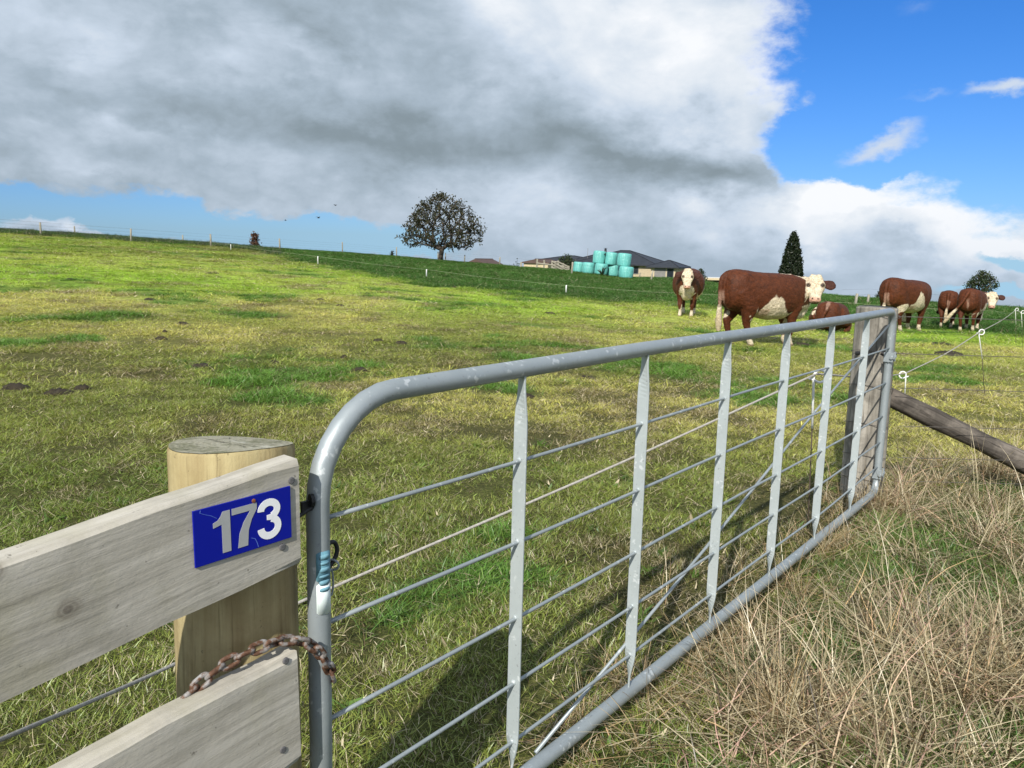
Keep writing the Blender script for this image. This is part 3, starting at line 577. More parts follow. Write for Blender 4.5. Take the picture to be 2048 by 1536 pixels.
# ------------------------------------------------------------------ farm gate
GM = Matrix(((GD.x, GN.x, 0, GO.x), (GD.y, GN.y, 0, GO.y), (0, 0, 1, GO.z), (0, 0, 0, 1)))     # gate space: x along, y towards the road, z up
GL, GH, TR = 4.142, 1.08, 0.0212
def arc(c, r, a0, a1, n=8): return [Vector((c[0]+r*math.cos(rad(a0+(a1-a0)*i/n)), 0, c[1]+r*math.sin(rad(a0+(a1-a0)*i/n)))) for i in range(n+1)]
def farm_gate():
    t = thing('farm_gate', 'long galvanised pipe gate with six uprights across the paddock entrance', 'gate'); t.matrix_world = GM
    r1, r2 = 0.19, 0.085
    path = [Vector((0, 0, .06)), Vector((0, 0, .5))]+arc((r1, GH-r1), r1, 180, 90)+[Vector((s, 0, GH+0.004*math.sin(s*1.5))) for s in (1.2, 2.2, 3.2)]+arc((GL-r2, GH-r2), r2, 90, 0)+[Vector((GL, 0, .5))]+arc((GL-r2, r2), r2, 0, -90)+[Vector((2.6, 0, -.004)), Vector((1.3, 0, -.004))]+arc((.10, .10), .10, -90, -180)[:-1]
    o = MB().tube(path+[Vector((0, 0, .10))], TR, 20).build('pipe_frame', M_GALV, t, True)
    for i in range(6):
        s = 0.605+0.598*i; b = MB(); P = []; wd, th = 0.0185, 0.0030
        zs = list(np.linspace(TR*.6, .19, 16))+list(np.linspace(.25, GH-.25, 5))+list(np.linspace(GH-.19, GH-TR*.6, 16))
        vs = []
        for z in zs:
            e = min(z, GH-z); tw = rad(86)+(1-sst(np.array(e), .03, .15))*rad(26 if z > GH/2 else 62); ww = wd*((0.80 if z > GH/2 else .58)+(0.20 if z > GH/2 else .42)*float(sst(np.array(e), .03, .12)))
            c, sn = math.cos(tw), math.sin(tw)
            for a, q in ((-ww, -th), (ww, -th), (ww, th), (-ww, th)): vs.append((s+a*c-q*sn, a*sn+q*c, z))
        n = len(zs); fs = [(4*k+j, 4*k+(j+1) % 4, 4*k+4+(j+1) % 4, 4*k+4+j) for k in range(n-1) for j in range(4)]+[(0, 1, 2, 3), (4*n-4, 4*n-3, 4*n-2, 4*n-1)]
        b.add(vs, fs)
        for h in RODH: b.tube([(s-.0065, .0, h), (s-.0028, 0, h)], [.0055, .0078], 8); b.tube([(s+.0028, 0, h), (s+.0065, 0, h)], [.0078, .0055], 8)
        b.build('flat_upright', M_GALVB, t, bevel=.0018)
    for h in RODH:
        rise = .035 if h < .3 else 0.012
        pts = [Vector((x, 0, h+.0*x+(rise if h < .2 else rise*.7)*float(sst(np.array(x), 2.9, 4.14))-.003*math.sin(x*2.1))) for x in np.linspace(0, GL, 24)]
        MB().tube(pts, .0048, 8).build('thin_rail', M_GALV, t, True)
    MB().tube([(.73, -.016, .019), (1.77, -.0245, .30), (2.95, -.0245, .66), (GL-.02, -.010, 1.005)], .0054, 10).build('diagonal_brace', M_GALV, t, True)
    # sticker wrapped round the latch stile
    def wrap(a0, a1, h0, h1, rr, nm, mat, par, round_=0.0):
        n = 8; vs = []
        for k in range(n+1):
            a = rad(a0+(a1-a0)*k/n); e = abs(2*k/n-1); dz = round_*(e**4)
            for h in (h0+dz, h1-dz): vs.append((rr*math.cos(a), rr*math.sin(a), h))
        m_ = MB(); m_.add(vs, [(2*k, 2*k+2, 2*k+3, 2*k+1) for k in range(n)]); o = m_.build(nm, mat, par, True)
        md = o.modifiers.new('s', 'SOLIDIFY'); md.thickness = 0.0004; md.offset = 1; return o
    A0, A1 = 58, 140
    st = wrap(A0, A1, *STK[0], TR+.0005, 'sticker', M_STICKA, t, .004)
    wrap(A0, A1, *STK[1], TR+.0005, 'sticker', M_STICKW, t, .004)
    h = STK[0][1]-.006
    for k, dz in enumerate((.010, .006, .010, .006, .010, .008)):          # worn letters reading up the pipe
        wrap(A0+10, A1-14, h-dz, h, TR+.0011, 'letter', M_STICKT, st, .002); h -= dz+.0042
    # latch eye and snap hook on the field side of the stile
    ox = .004
    e = MB().tube(bez([(TR*.8, -.004, LT-.012), (TR+.010, -.006, LT-.014), (TR+.026, -.006, LT+.006), (TR+.024, -.006, LT+.026), (TR+.012, -.006, LT+.032), (TR+.003, -.006, LT+.022), (TR-.002, -.006, LT+.008)], 6), .0042, 8).build('latch_eye', M_DARKMETAL, t, True)
    MB().loop([(TR+.014+.010*math.cos(a)*.55, -.004+.012*math.cos(a), LT-.012+.010*math.sin(a)) for a in np.linspace(0, 6.283, 16)[:-1]], .0022, 6).build('split_ring', M_GALV, e, True)
    MB().loop([(TR+.010+.0055*math.cos(a), -.004, LT-.046+.026*math.sin(a)) for a in np.linspace(0, 6.283, 20)[:-1]], .0021, 6).build('snap_hook', M_GALV, e, True)
    # keeper bracket between stile and board end
    MB().tube([(-TR-.004, .01, .905), (-TR+.002, .012, .905)], [.012, .012], 12).box((-.030, .006, .895), (.022, .006, .020)).tube([(-.045, .004, .880), (-.018, .010, .893)], .004, 8).build('keeper', M_DARKMETAL, t)
    for hz, open_ in ((.815, 1), (.115, 0)):
        hg = MB(); x = GL
        for k in (-1, 1): hg.box((x+k*.030, .004, hz), (.005, .052, .055))
        hg.tube([(x-.040, .022, hz), (x+.062, .022, hz)], .006, 10).tube([(x-.046, .022, hz), (x-.036, .022, hz)], .011, 6).tube([(x+.030, .022, hz), (x+.044, .022, hz)], .012, 6)
        h_ = hg.build('hinge', M_GALV, t, bevel=.001)
        MB().tube([(x-.005, .024, hz-.006), (x-.005, .034, hz-.006)], .010, 6).tube([(x-.035, .006, hz-.026), (x+.035, .006, hz-.026)], .004, 8).build('bolt', M_GALV, h_)
        MB().tube([(x+.055, .015, hz+.01), (x+.080, -.02, hz+.012), (x+.075, -.10, hz+.005), (x+.04, -.20, hz)], [.016, .018, .012, .011], 10).build('gudgeon', M_DARKMETAL, h_, True)
    return t
RODH = (.860, .655, .457, .283, .122)
STK = ((.780, .832), (.738, .7792)); LT = .845
STK = tuple((ong(636, b_, .015)[1], ong(636, a_, .015)[1]) for a_, b_ in ((1104, 1166), (1167, 1231)))
LT = ong(668, 1118)[1]
farm_gate()

# ------------------------------------------------------------------ timber fence at the left of the gate
def board_mesh(L, Hh, T, seed, sh=0.0):
    """a rough sawn rail, x along, its road face at y=0, z from 0 to Hh"""
    r = random.Random(seed); b = MB(); n = 40; vs = []
    for i in range(n+1):
        x = -L*i/n; j = lambda a: (vnoise(x*5, seed+a, seed)-.5)*.006+(vnoise(x*17, seed+a*3, seed)-.5)*.004
        e = .004 if i == 0 else 0
        for y, z in ((-e+0, .003), (0, .008+e), (0, Hh-.008-e), (-.006, Hh-.001), (-T+.006, Hh), (-T, Hh-.006), (-T, .006), (-.006, 0)):
            vs.append((x+sh*z+(r.uniform(-.0025, .0025) if i == 0 else 0), y+j(1)*.22-.0012, z+j(2)))
    k = 8; fs = [(i*k+q, i*k+(q+1) % k, (i+1)*k+(q+1) % k, (i+1)*k+q) for i in range(n) for q in range(k)]+[tuple(range(k)), tuple(n*k+q for q in range(k))]
    return b.add(vs, fs)
def timber_fence():
    pb = G(PS, 0, -.118); base = tz(pb.x, pb.y)
    t = thing('timber_fence', 'weathered grey two rail timber fence with round post beside the gate', 'fence', (pb.x, pb.y, base))
    t.matrix_world = Matrix.Translation((pb.x, pb.y, base)); inv = Matrix.Translation((-pb.x, -pb.y, -base))
    def post(s, o, top, r, name='round_post'):
        c = G(s, 0, o); z0 = tz(c.x, c.y)-.15; zt = GO.z+top; b = MB(); seg = 40; zs = list(np.linspace(z0, zt-.006, 14))+[zt]; vs = []
        for i, z in enumerate(zs):
            for k in range(seg):
                a = 2*math.pi*k/seg; rr = r*(1+.035*(vnoise(math.cos(a)*2+5, math.sin(a)*2+z*.6+5, 3)-.5)+.012*math.sin(3*a+1))*(1-.03*(z-z0))
                for q in (0.9, 2.6, 4.4, 5.5): rr -= .0022*math.exp(-((a-q)/.035)**2)
                if i == len(zs)-1: rr -= .003
                tl = -.0105*math.sin(a)+.003*math.cos(a*2+1) if i >= len(zs)-2 else 0
                vs.append((c.x+rr*math.cos(a), c.y+rr*math.sin(a), z+tl))
        n = len(zs); b.add(vs, [(i*seg+k, i*seg+(k+1) % seg, (i+1)*seg+(k+1) % seg, (i+1)*seg+k) for i in range(n-1) for k in range(seg)])
        o_ = b.build(name, M_POSTW, t, True, mtx=None); o_.data.transform(inv)
        cap = MB(); rim = [Vector(v) for v in vs[-seg:]]; cv = [rim[k]*(q)+Vector((c.x, c.y, zt))*(1-q)+Vector((0, 0, .001)) for q in (1, .66, .33) for k in range(seg)]+[Vector((c.x, c.y, zt+.001))]
        cap.add(cv, [(i*seg+k, i*seg+(k+1) % seg, (i+1)*seg+(k+1) % seg, (i+1)*seg+k) for i in range(2) for k in range(seg)]+[(2*seg+k, 2*seg+(k+1) % seg, 3*seg) for k in range(seg)])
        q_ = cap.build('sawn_top', M_POSTTOP, o_, False); q_.data.transform(inv); return o_
    post(PS, -.122, POST_TOP, .113); post(-2.3, -.14, .95, .10)
    T = .048
    for nm, s1, h1, slope, Hh, seed in (('upper_rail', -.069, .808, .110, .187, 3), ('lower_rail', -.078, .437, .085, .212, 8)):
        b = board_mesh(2.45, Hh, T, seed, slope).build('rail', M_BOARD, None, False)
        an = -math.atan(slope); C, S = math.cos(math.atan(slope)), math.sin(math.atan(slope))
        ax = GD*C+Vector((0, 0, S)); az_ = Vector((0, 0, C))-GD*S
        o0 = G(s1, h1, BO)
        M = Matrix((ax, GN, az_)).transposed().to_4x4(); M.translation = o0
        b.parent = t; b.matrix_parent_inverse = Matrix.Identity(4); b.matrix_local = inv@M
        RM[nm] = M; RAILS[nm] = b
        for px_, py_ in (((583, 961), (565, 1094)) if nm == 'upper_rail' else ((572, 1322), (566, 1500))):
            k_ = ong(px_, py_, BO); dv = G(k_[0], k_[1], BO)-o0; x, z = dv.dot(ax), dv.dot(az_); q = MB().tube([(0, -.002, 0), (0, .0012, 0), (0, .0018, 0)], [.0062, .0060, .004], 14); o_ = q.build('nail_head', M_NAIL, b); o_.location = (x, 0, z)
RM, RAILS = {}, {}; BO = .040
PS = ong(468, 1000, -.122)[0]; POST_TOP = ong(468, 888, -.122)[1]
timber_fence()

# number plate on the upper rail
def number_plate():
    c0 = G(*ong(393, 1137, BO+.003), BO+.003); c1 = G(*ong(585, 1073, BO+.003), BO+.003); c2 = G(*ong(383, 1023, BO+.003), BO+.003); c3 = G(*ong(579, 973, BO+.003), BO+.003)
    ux = ((c1-c0)+(c3-c2))/2; Wd = ux.length; ux.normalize(); uz = ((c2-c0)+(c3-c1))/2; Hh = uz.length; uz = (uz-ux*uz.dot(ux)).normalized(); uy = uz.cross(ux)
    if uy.dot(GN) < 0: uy = -uy
    M = Matrix((ux, uz, uy)).transposed().to_4x4(); M.translation = (c0+c1+c2+c3)/4-ux*Wd/2-uz*Hh/2
    t = thing('number_plate', 'blue house number plate reading 173 on the upper grey rail', 'sign'); t.matrix_world = M
    MB().box((Wd/2, Hh/2, -.0012), (Wd, Hh, .0030)).build('plate', M_BLUE, t, bevel=.0006)
    zt = .0004; h0, h1 = .118*Hh, .862*Hh; dh = h1-h0
    def X(f): return f*Wd
    d = MB(); a, b = X(.182), X(.349); sw = (b-a)*.50
    d.prism([(b-sw, h0), (b, h0), (b, h1), (b-sw*.86, h1), (b-sw*1.08, h1-dh*.10), (b-sw*1.45, h1-dh*.185), (a, h1-dh*.225), (a, h1-dh*.345), (b-sw, h1-dh*.30)], zt, zt+.0006); d.build('digit', M_GREYDIG, t)
    d = MB(); a, b = X(.369), X(.625)
    d.prism([(a, h1), (b, h1), (b, h1-dh*.145), (b-(b-a)*.22, h1-dh*.37), (b-(b-a)*.36, h1-dh*.62), (b-(b-a)*.41, h0), (a+(b-a)*.20, h0), (a+(b-a)*.27, h1-dh*.66), (a+(b-a)*.45, h1-dh*.40), (b-(b-a)*.27, h1-dh*.155), (a, h1-dh*.155)], zt, zt+.0006); d.build('digit', M_GREYDIG, t)
    d = MB(); a, b = X(.630), X(.885); wd = (b-a)
    def stroke(pts, w, up_=0.0):
        L_, R_ = [], []
        for i, p in enumerate(pts):
            q = pts[min(i+1, len(pts)-1)]; o = pts[max(i-1, 0)]; tx, ty = q[0]-o[0], q[1]-o[1]; l = math.hypot(tx, ty); nx, ny = -ty/l*w/2, tx/l*w/2
            L_.append((p[0]+nx, p[1]+ny)); R_.append((p[0]-nx, p[1]-ny))
        for i in range(len(pts)-1): d.prism([L_[i], L_[i+1], R_[i+1], R_[i]], zt+up_*.5, zt+.0006+up_)
    w3 = wd*.27; cx = a+wd*.49; ru = wd*.345; lu = dh*.185; yu = h1-lu-w3*.45; yl = h0+dh*.215+w3*.42
    up = [(cx+ru*math.cos(rad(q)), yu+lu*math.sin(rad(q))) for q in np.linspace(182, -72, 22)]
    lo = [(cx+ru*1.06*math.cos(rad(q)), yl+dh*.215*math.sin(rad(q))) for q in np.linspace(74, -180, 24)]
    stroke(up, w3); stroke(lo, w3, .00012); d.prism([(cx-wd*.10, h0+dh*.485), (cx+wd*.14, h0+dh*.455), (cx+wd*.14, h0+dh*.615), (cx-wd*.10, h0+dh*.605)], zt+.0001, zt+.00085)
    d.build('digit', M_WHITEDIG, t)
    s_ = MB().tube([(X(.595), Hh*.905, -.001), (X(.595), Hh*.905, .0018), (X(.595), Hh*.905, .0024)], [.0036, .0034, .002], 12); s_.build('screw', M_RUST, t)
    q = MB(); pts = [(.07, .985), (.065, .94), (.10, .90), (.17, .84), (.22, .77)]
    for a_, b_ in zip(pts[:-1], pts[1:]): q.tube([(X(a_[0]), Hh*a_[1], zt), (X(b_[0]), Hh*b_[1], zt)], .00035, 5)
    q.build('scratch', M_SCRATCH, t); q = MB()
    pts = [(.56, .23), (.60, .19), (.615, .12), (.63, .02)]
    for a_, b_ in zip(pts[:-1], pts[1:]): q.tube([(X(a_[0]), Hh*a_[1], zt), (X(b_[0]), Hh*b_[1], zt)], .0005, 5)
    q.build('scratch', M_SCRATCH, t)
number_plate()

# rusty chain over the lower rail and round the latch stile
def chain():
    t = thing('chain', 'rusty steel chain draped over the lower rail and hooked round the gate pipe', 'chain')
    px = [(360, 1402, -.004), (400, 1368, .0), (440, 1334, .006), (480, 1312, .012), (525, 1292, .020), (565, 1280, .024), (600, 1280, .030), (626, 1290, .036), (648, 1318, .034), (662, 1342, .028), (668, 1368, .010)]
    P = bez([G(*ong(x, y, o), o) for x, y, o in px], 14)
    L = [0]
    for a, b in zip(P[:-1], P[1:]): L.append(L[-1]+(b-a).length)
    def pos(d):
        i = int(np.searchsorted(L, d))-1; i = max(0, min(i, len(P)-2)); return P[i].lerp(P[i+1], (d-L[i])/max(1e-6, L[i+1]-L[i]))
    pitch = .0265; n = int(L[-1]/pitch); r = random.Random(4)
    for i in range(n):
        a, b = pos(i*pitch-.0065 if i else 0), pos((i+1)*pitch+.0065); c = (a+b)/2; d = (b-a).normalized()
        u = d.cross(Vector((0, 0, 1))).normalized(); v = u.cross(d); q = rad(45+90*(i % 2)+r.uniform(-16, 16)); sd_ = u*math.cos(q)+v*math.sin(q)
        hl, hw = .0135, .0078; pts = [c+d*(hl*(1 if math.cos(x) >= 0 else -1)*.55+hw*math.cos(x)*1.05)+sd_*(hw*math.sin(x)) for x in np.linspace(0, 6.283, 19)[:-1]]
        MB().loop(pts, .0042, 8).build('link', M_CHAIN, t, True)
chain()

# ------------------------------------------------------------------ strainer post, stay and wires at the hinge end
SPX = None
def road_fence():
    b = gp(1722, 990); k = at(1755, 614, b.y+.02); base = Vector((b.x, b.y, tz(b.x, b.y)))
    t = thing('strainer_fence', 'old grey strainer post with dark log stay and plain wires right of the gate', 'fence', base)
    H_ = k.z-base.z; seg = 32; vs = []; zs = [-.2]+list(np.linspace(0, H_-.01, 12))+[H_]
    for i, z in enumerate(zs):
        cx = (k.x-base.x)*max(z, 0)/H_; cy = (k.y-base.y)*max(z, 0)/H_
        for a in range(seg):
            an = 2*math.pi*a/seg; c_, s_ = math.cos(an), math.sin(an); rr = .120*(1-.05*z)/((abs(c_)**2.5+abs(s_)**2.5)**(1/2.5))*(1+.09*(vnoise(c_*2+9, s_*2+z*.5+9, 5)-.5))
            for q in (3.9, 4.6, 5.2): rr -= .006*math.exp(-((an-q)/.05)**2)
            ca, sa = math.cos(rad(18)), math.sin(rad(18)); x, y = rr*c_, rr*s_*.92
            zz = z+(.014*(vnoise(c_*3+2, s_*3+2, 6)-.5) if i >= len(zs)-2 else 0)
            vs.append((cx+x*ca-y*sa, cy+x*sa+y*ca, zz))
    n = len(zs); p = MB().add(vs, [(i*seg+a, i*seg+(a+1) % seg, (i+1)*seg+(a+1) % seg, (i+1)*seg+a) for i in range(n-1) for a in range(seg)]+[tuple((n-1)*seg+a for a in range(seg))])
    p.build('strainer_post', M_OLDPOST, t, True)
    Y = k.y
    a = at(1800, 803, Y+.02)-base; e = at(2048, 925, Y+.10)-base; d = (e-a).normalized(); e2 = a+d*1.9
    sg = MB(); pts = [a-d*.12]+[a+d*q for q in np.linspace(.05, 2.0, 12)]; sg.tube(pts, [.058]+[.060+.010*q+.004*math.sin(q*9) for q in np.linspace(0, 2, 12)], 18)
    for i_, v_ in enumerate(sg.v):
        k_, a_ = divmod(i_, 18); c_ = pts[k_]; q_ = Vector(v_)-c_; an = 6.2832*a_/18; f_ = 1/((abs(math.cos(an))**3.4+abs(math.sin(an))**3.4)**(1/3.4))*.94*(1+.20*(vnoise(math.cos(an)*2+4, math.sin(an)*2+k_*.45, 12)-.5)); sg.v[i_] = tuple(c_+q_*f_)
    o = sg.build('log_stay', M_STAY, None, True); M = Matrix((d, Vector((0, 1, 0)), d.cross(Vector((0, 1, 0))))).transposed().to_4x4(); M.translation = a
    o.data.transform(M.inverted()); o.parent = t; o.matrix_local = M
    for py in (633, 707, 776, 852, 915, 962):
        h = at(1795, py, Y-.12)-base; f = Vector((h.x+4.2, h.y+.10, h.z-.012)); c = Vector(((k.x-base.x)*h.z/H_, (k.y-base.y)*h.z/H_, h.z))
        ww = MB().tube(bez([h, h.lerp(f, .3)+Vector((0, 0, -.004)), h.lerp(f, .7)+Vector((0, 0, -.005)), f], 6), .0019, 6)
        ring = [c+Vector((.130*math.cos(q), .122*math.sin(q), .012*math.sin(q*2))) for q in np.linspace(0, 6.283, 28)[:-1]]
        ww.loop(ring, .0019, 6); ww.build('wire', M_WIRE, t, True)
    q = Vector((h.x+4.2, h.y+.10, 0)); w_ = q+base
    MB().tube([(q.x, q.y, tz(w_.x, w_.y)-base.z-.3), (q.x, q.y, 1.25)], .07, 16).build('end_post', M_OLDPOST, t, True)
road_fence()

# ------------------------------------------------------------------ electric cord on pigtail standards
def pigtail(top, base, label, loop_dir, rod=.5, white=.33, group=None):
    t = thing('pigtail_standard', label, 'fence standard', base, group); T_ = top-base
    lo = base+(top-base)*(1-white)-base
    MB().tube([Vector((0, 0, -.12)), lo], .0036, 8).build('steel_rod', M_STEELROD, t, True)
    s = loop_dir; R_ = .032; c = T_+s*R_
    pts = [lo, T_-Vector((0, 0, .02))]+[c+(-s*math.cos(q)+Vector((0, 0, 1))*math.sin(q))*R_+GN*.0*q for q in np.linspace(0, 5.4, 18)]+[T_-s*.025+Vector((0, 0, -.012))]
    o = MB().tube(pts, .0062, 10).build('white_top', M_WHITEP, t, True)
    return T_+base
CORD = []
X_ = Vector((1, 0, 0))
st = [((1624, 742), (1617, 1062), 'white pigtail standard standing behind the gate uprights'), ((1812, 742), None, 'white pigtail standard half hidden behind the strainer post and log stay'),
      ((1958, 660), (1973, 790), 'white pigtail standard standing in the pasture with its cord, nearest right of post'), ((2030, 617), (2033, 668), 'small white pigtail standard farthest along the pale cord, below the right horizon')]
def cord():
    b1 = gp(1617, 1062); t1 = at(1628, 752, b1.y); pigtail(t1, b1, st[0][2], X_); CORD.append(t1+Vector((.012, 0, .012)))
    b2 = gp(1826, 842); t2 = at(1812, 750, b2.y); b2.x = t2.x+.02; pigtail(t2, b2, st[1][2], -X_, white=.42); CORD.append(t2+Vector((-.01, 0, .015)))
    b3 = gp(1973, 790); t3 = at(1958, 664, b3.y); pigtail(t3, b3, st[2][2], X_, white=.42); CORD.append(t3+Vector((.012, 0, .0)))
    b4 = gp(2033, 690); t4 = at(2031, 619, b4.y); pigtail(t4, b4, st[3][2], X_, white=.42); CORD.append(t4+Vector((.0, 0, -.02)))
    b5 = gp(2046, 696); t5 = at(2043, 624, b5.y); pigtail(t5, b5, 'white standard at the right edge of the view beside the cord end', X_, white=.42)
    # the cord comes past the left strainer post on the field side
    a = at(0, 1480, 1.45); c_ = at(335, 1335, 2.12); d = at(640, 1186, 2.55)
    e = CORD[0]; q0 = d+(d-e)*1.1; q0 = Vector((q0.x, q0.y, d.z-.05))
    P = bez([a+(a-c_)*1.2, a, c_, d, d.lerp(e, .5)+Vector((0, 0, -.012)), e], 8)
    for p, q in zip(CORD[:-1], CORD[1:]): P += bez([p, p.lerp(q, .5)+Vector((0, 0, -.03)), q], 6)[1:]
    P.append(t5)
    o = MB().tube(P, .0054, 8).build('braided_cord', M_ROPE, None, True)
    tag(o, 'pale braided electric cord strung through the pigtail standards behind the gate', 'cord')
cord()
def far_tape():
    pts = [(462, 489, 505), (636, 513, 536), (853, 539, 560), (1132, 571, 592)]
    tops = []
    for i, (px, pt, pb) in enumerate(pts):
        b = gp(px, pb); t_ = at(px, pt, b.y); tops.append(t_)
        lab = ['tiny white tape standard near the left skyline posts', 'white tape standard on the dark grass, left of the bare tree', 'white tape standard below the lone tree', 'white tape standard on dark grass below the wrapped bales'][i]
        t = thing('tape_standard', lab, 'fence standard', b); h = t_.z-b.z
        MB().tube([(0, 0, -.1), (0, 0, h*.5)], .008, 8).build('steel_rod', M_STEELROD, t, True)
        MB().tube([(0, 0, h*.35), (0, 0, h), (.02, 0, h+.01)], [.028, .025, .016], 8).build('white_top', M_WHITEP, t, True)
    last = [gp(1440, 610), gp(1700, 632), gp(1990, 640)]
    tp = [tops[0]+(tops[0]-tops[1])*.4]+tops+[at(1440, 590, last[0].y), at(1700, 606, last[1].y), at(1990, 622, last[2].y), at(2043, 626, 18)]
    P = []
    for p, q in zip(tp[:-1], tp[1:]): P += [p, p.lerp(q, .5)+Vector((0, 0, -.05))]
    o = MB().tube(P+[tp[-1]], .0032, 6).build('fence_tape', M_TAPE, None, True); tag(o, 'thin white electric tape between the grazed strip and darker grass', 'tape')
far_tape()

# ------------------------------------------------------------------ cattle
def m_coat(n):
    c = n.new('ShaderNodeAttribute', attribute_name='coat').outputs['Color']
    w_ = n.new('ShaderNodeAttribute', attribute_name='curl').outputs['Fac']
    v = n.new('ShaderNodeTexCoord').outputs['Object']
    a = n.noise(n.vmath('MULTIPLY', v, (1, 1, 1.6)), 13, 5, 0.65, dist=0.6); b = n.noise(n.vmath('MULTIPLY', v, (1.0, 1.0, 0.5)), 70, 4, 0.7)
    k = n.math('MULTIPLY', n.ramp(a, [(0.28, 0.55), (0.5, 1.0), (0.74, 1.4)]), n.ramp(b, [(0.3, 0.6), (0.7, 1.4)]))
    cc = n.mix(1.0, c, n.new('ShaderNodeCombineColor', {0: k, 1: k, 2: k}).outputs[0], 'MULTIPLY')
    tan = n.mix(n.math('MULTIPLY', n.math('MULTIPLY', n.sstep(n.noise(v, 34, 4, 0.6, dist=1.2), 0.48, 0.62), w_), 0.75), cc, (0.30, 0.205, 0.10))
    h = n.math('ADD', n.math('MULTIPLY', a, 0.8), n.math('MULTIPLY', b, 0.5))
    base = n.new('ShaderNodeBsdfPrincipled', {'Base Color': tan, 'Roughness': 0.62, 'Specular IOR Level': 0.22, 'Normal': bump(n, h, 0.8, 0.016), 'Sheen Weight': 0.03, 'Sheen Roughness': 0.4, 'Sheen Tint': (0.9, 0.6, 0.45, 1)})
    return base.outputs[0], None
M_COAT = material('cattle_coat', m_coat)
RED = np.array([.073, .0200, .0064]); DRED = np.array([.036, .012, .008]); WHT = np.array([.55, .475, .35]); PINK = np.array([.46, .27, .20]); BLK = np.array([.010, .008, .008]); HORN = np.array([.16, .115, .07])
def ring_loft(mb, rings, seg=20):
    """rings: (centre, side axis, up axis, half width, half height up, half height down)"""
    vs = []
    for c, u, v, a, bu, bd in rings:
        for k in range(seg):
            t = 2*math.pi*k/seg; ct, st_ = math.cos(t), math.sin(t); e = 0.86
            x = math.copysign(abs(ct)**e, ct)*a; y = math.copysign(abs(st_)**e, st_)*(bu if st_ > 0 else bd)
            vs.append(Vector(c)+Vector(u)*x+Vector(v)*y)
    n = len(rings); mb.add(vs, [(i*seg+k, i*seg+(k+1) % seg, (i+1)*seg+(k+1) % seg, (i+1)*seg+k) for i in range(n-1) for k in range(seg)]+[tuple(range(seg))[::-1], tuple((n-1)*seg+k for k in range(seg))])
Xv, Yv, Zv = Vector((1, 0, 0)), Vector((0, 1, 0)), Vector((0, 0, 1))
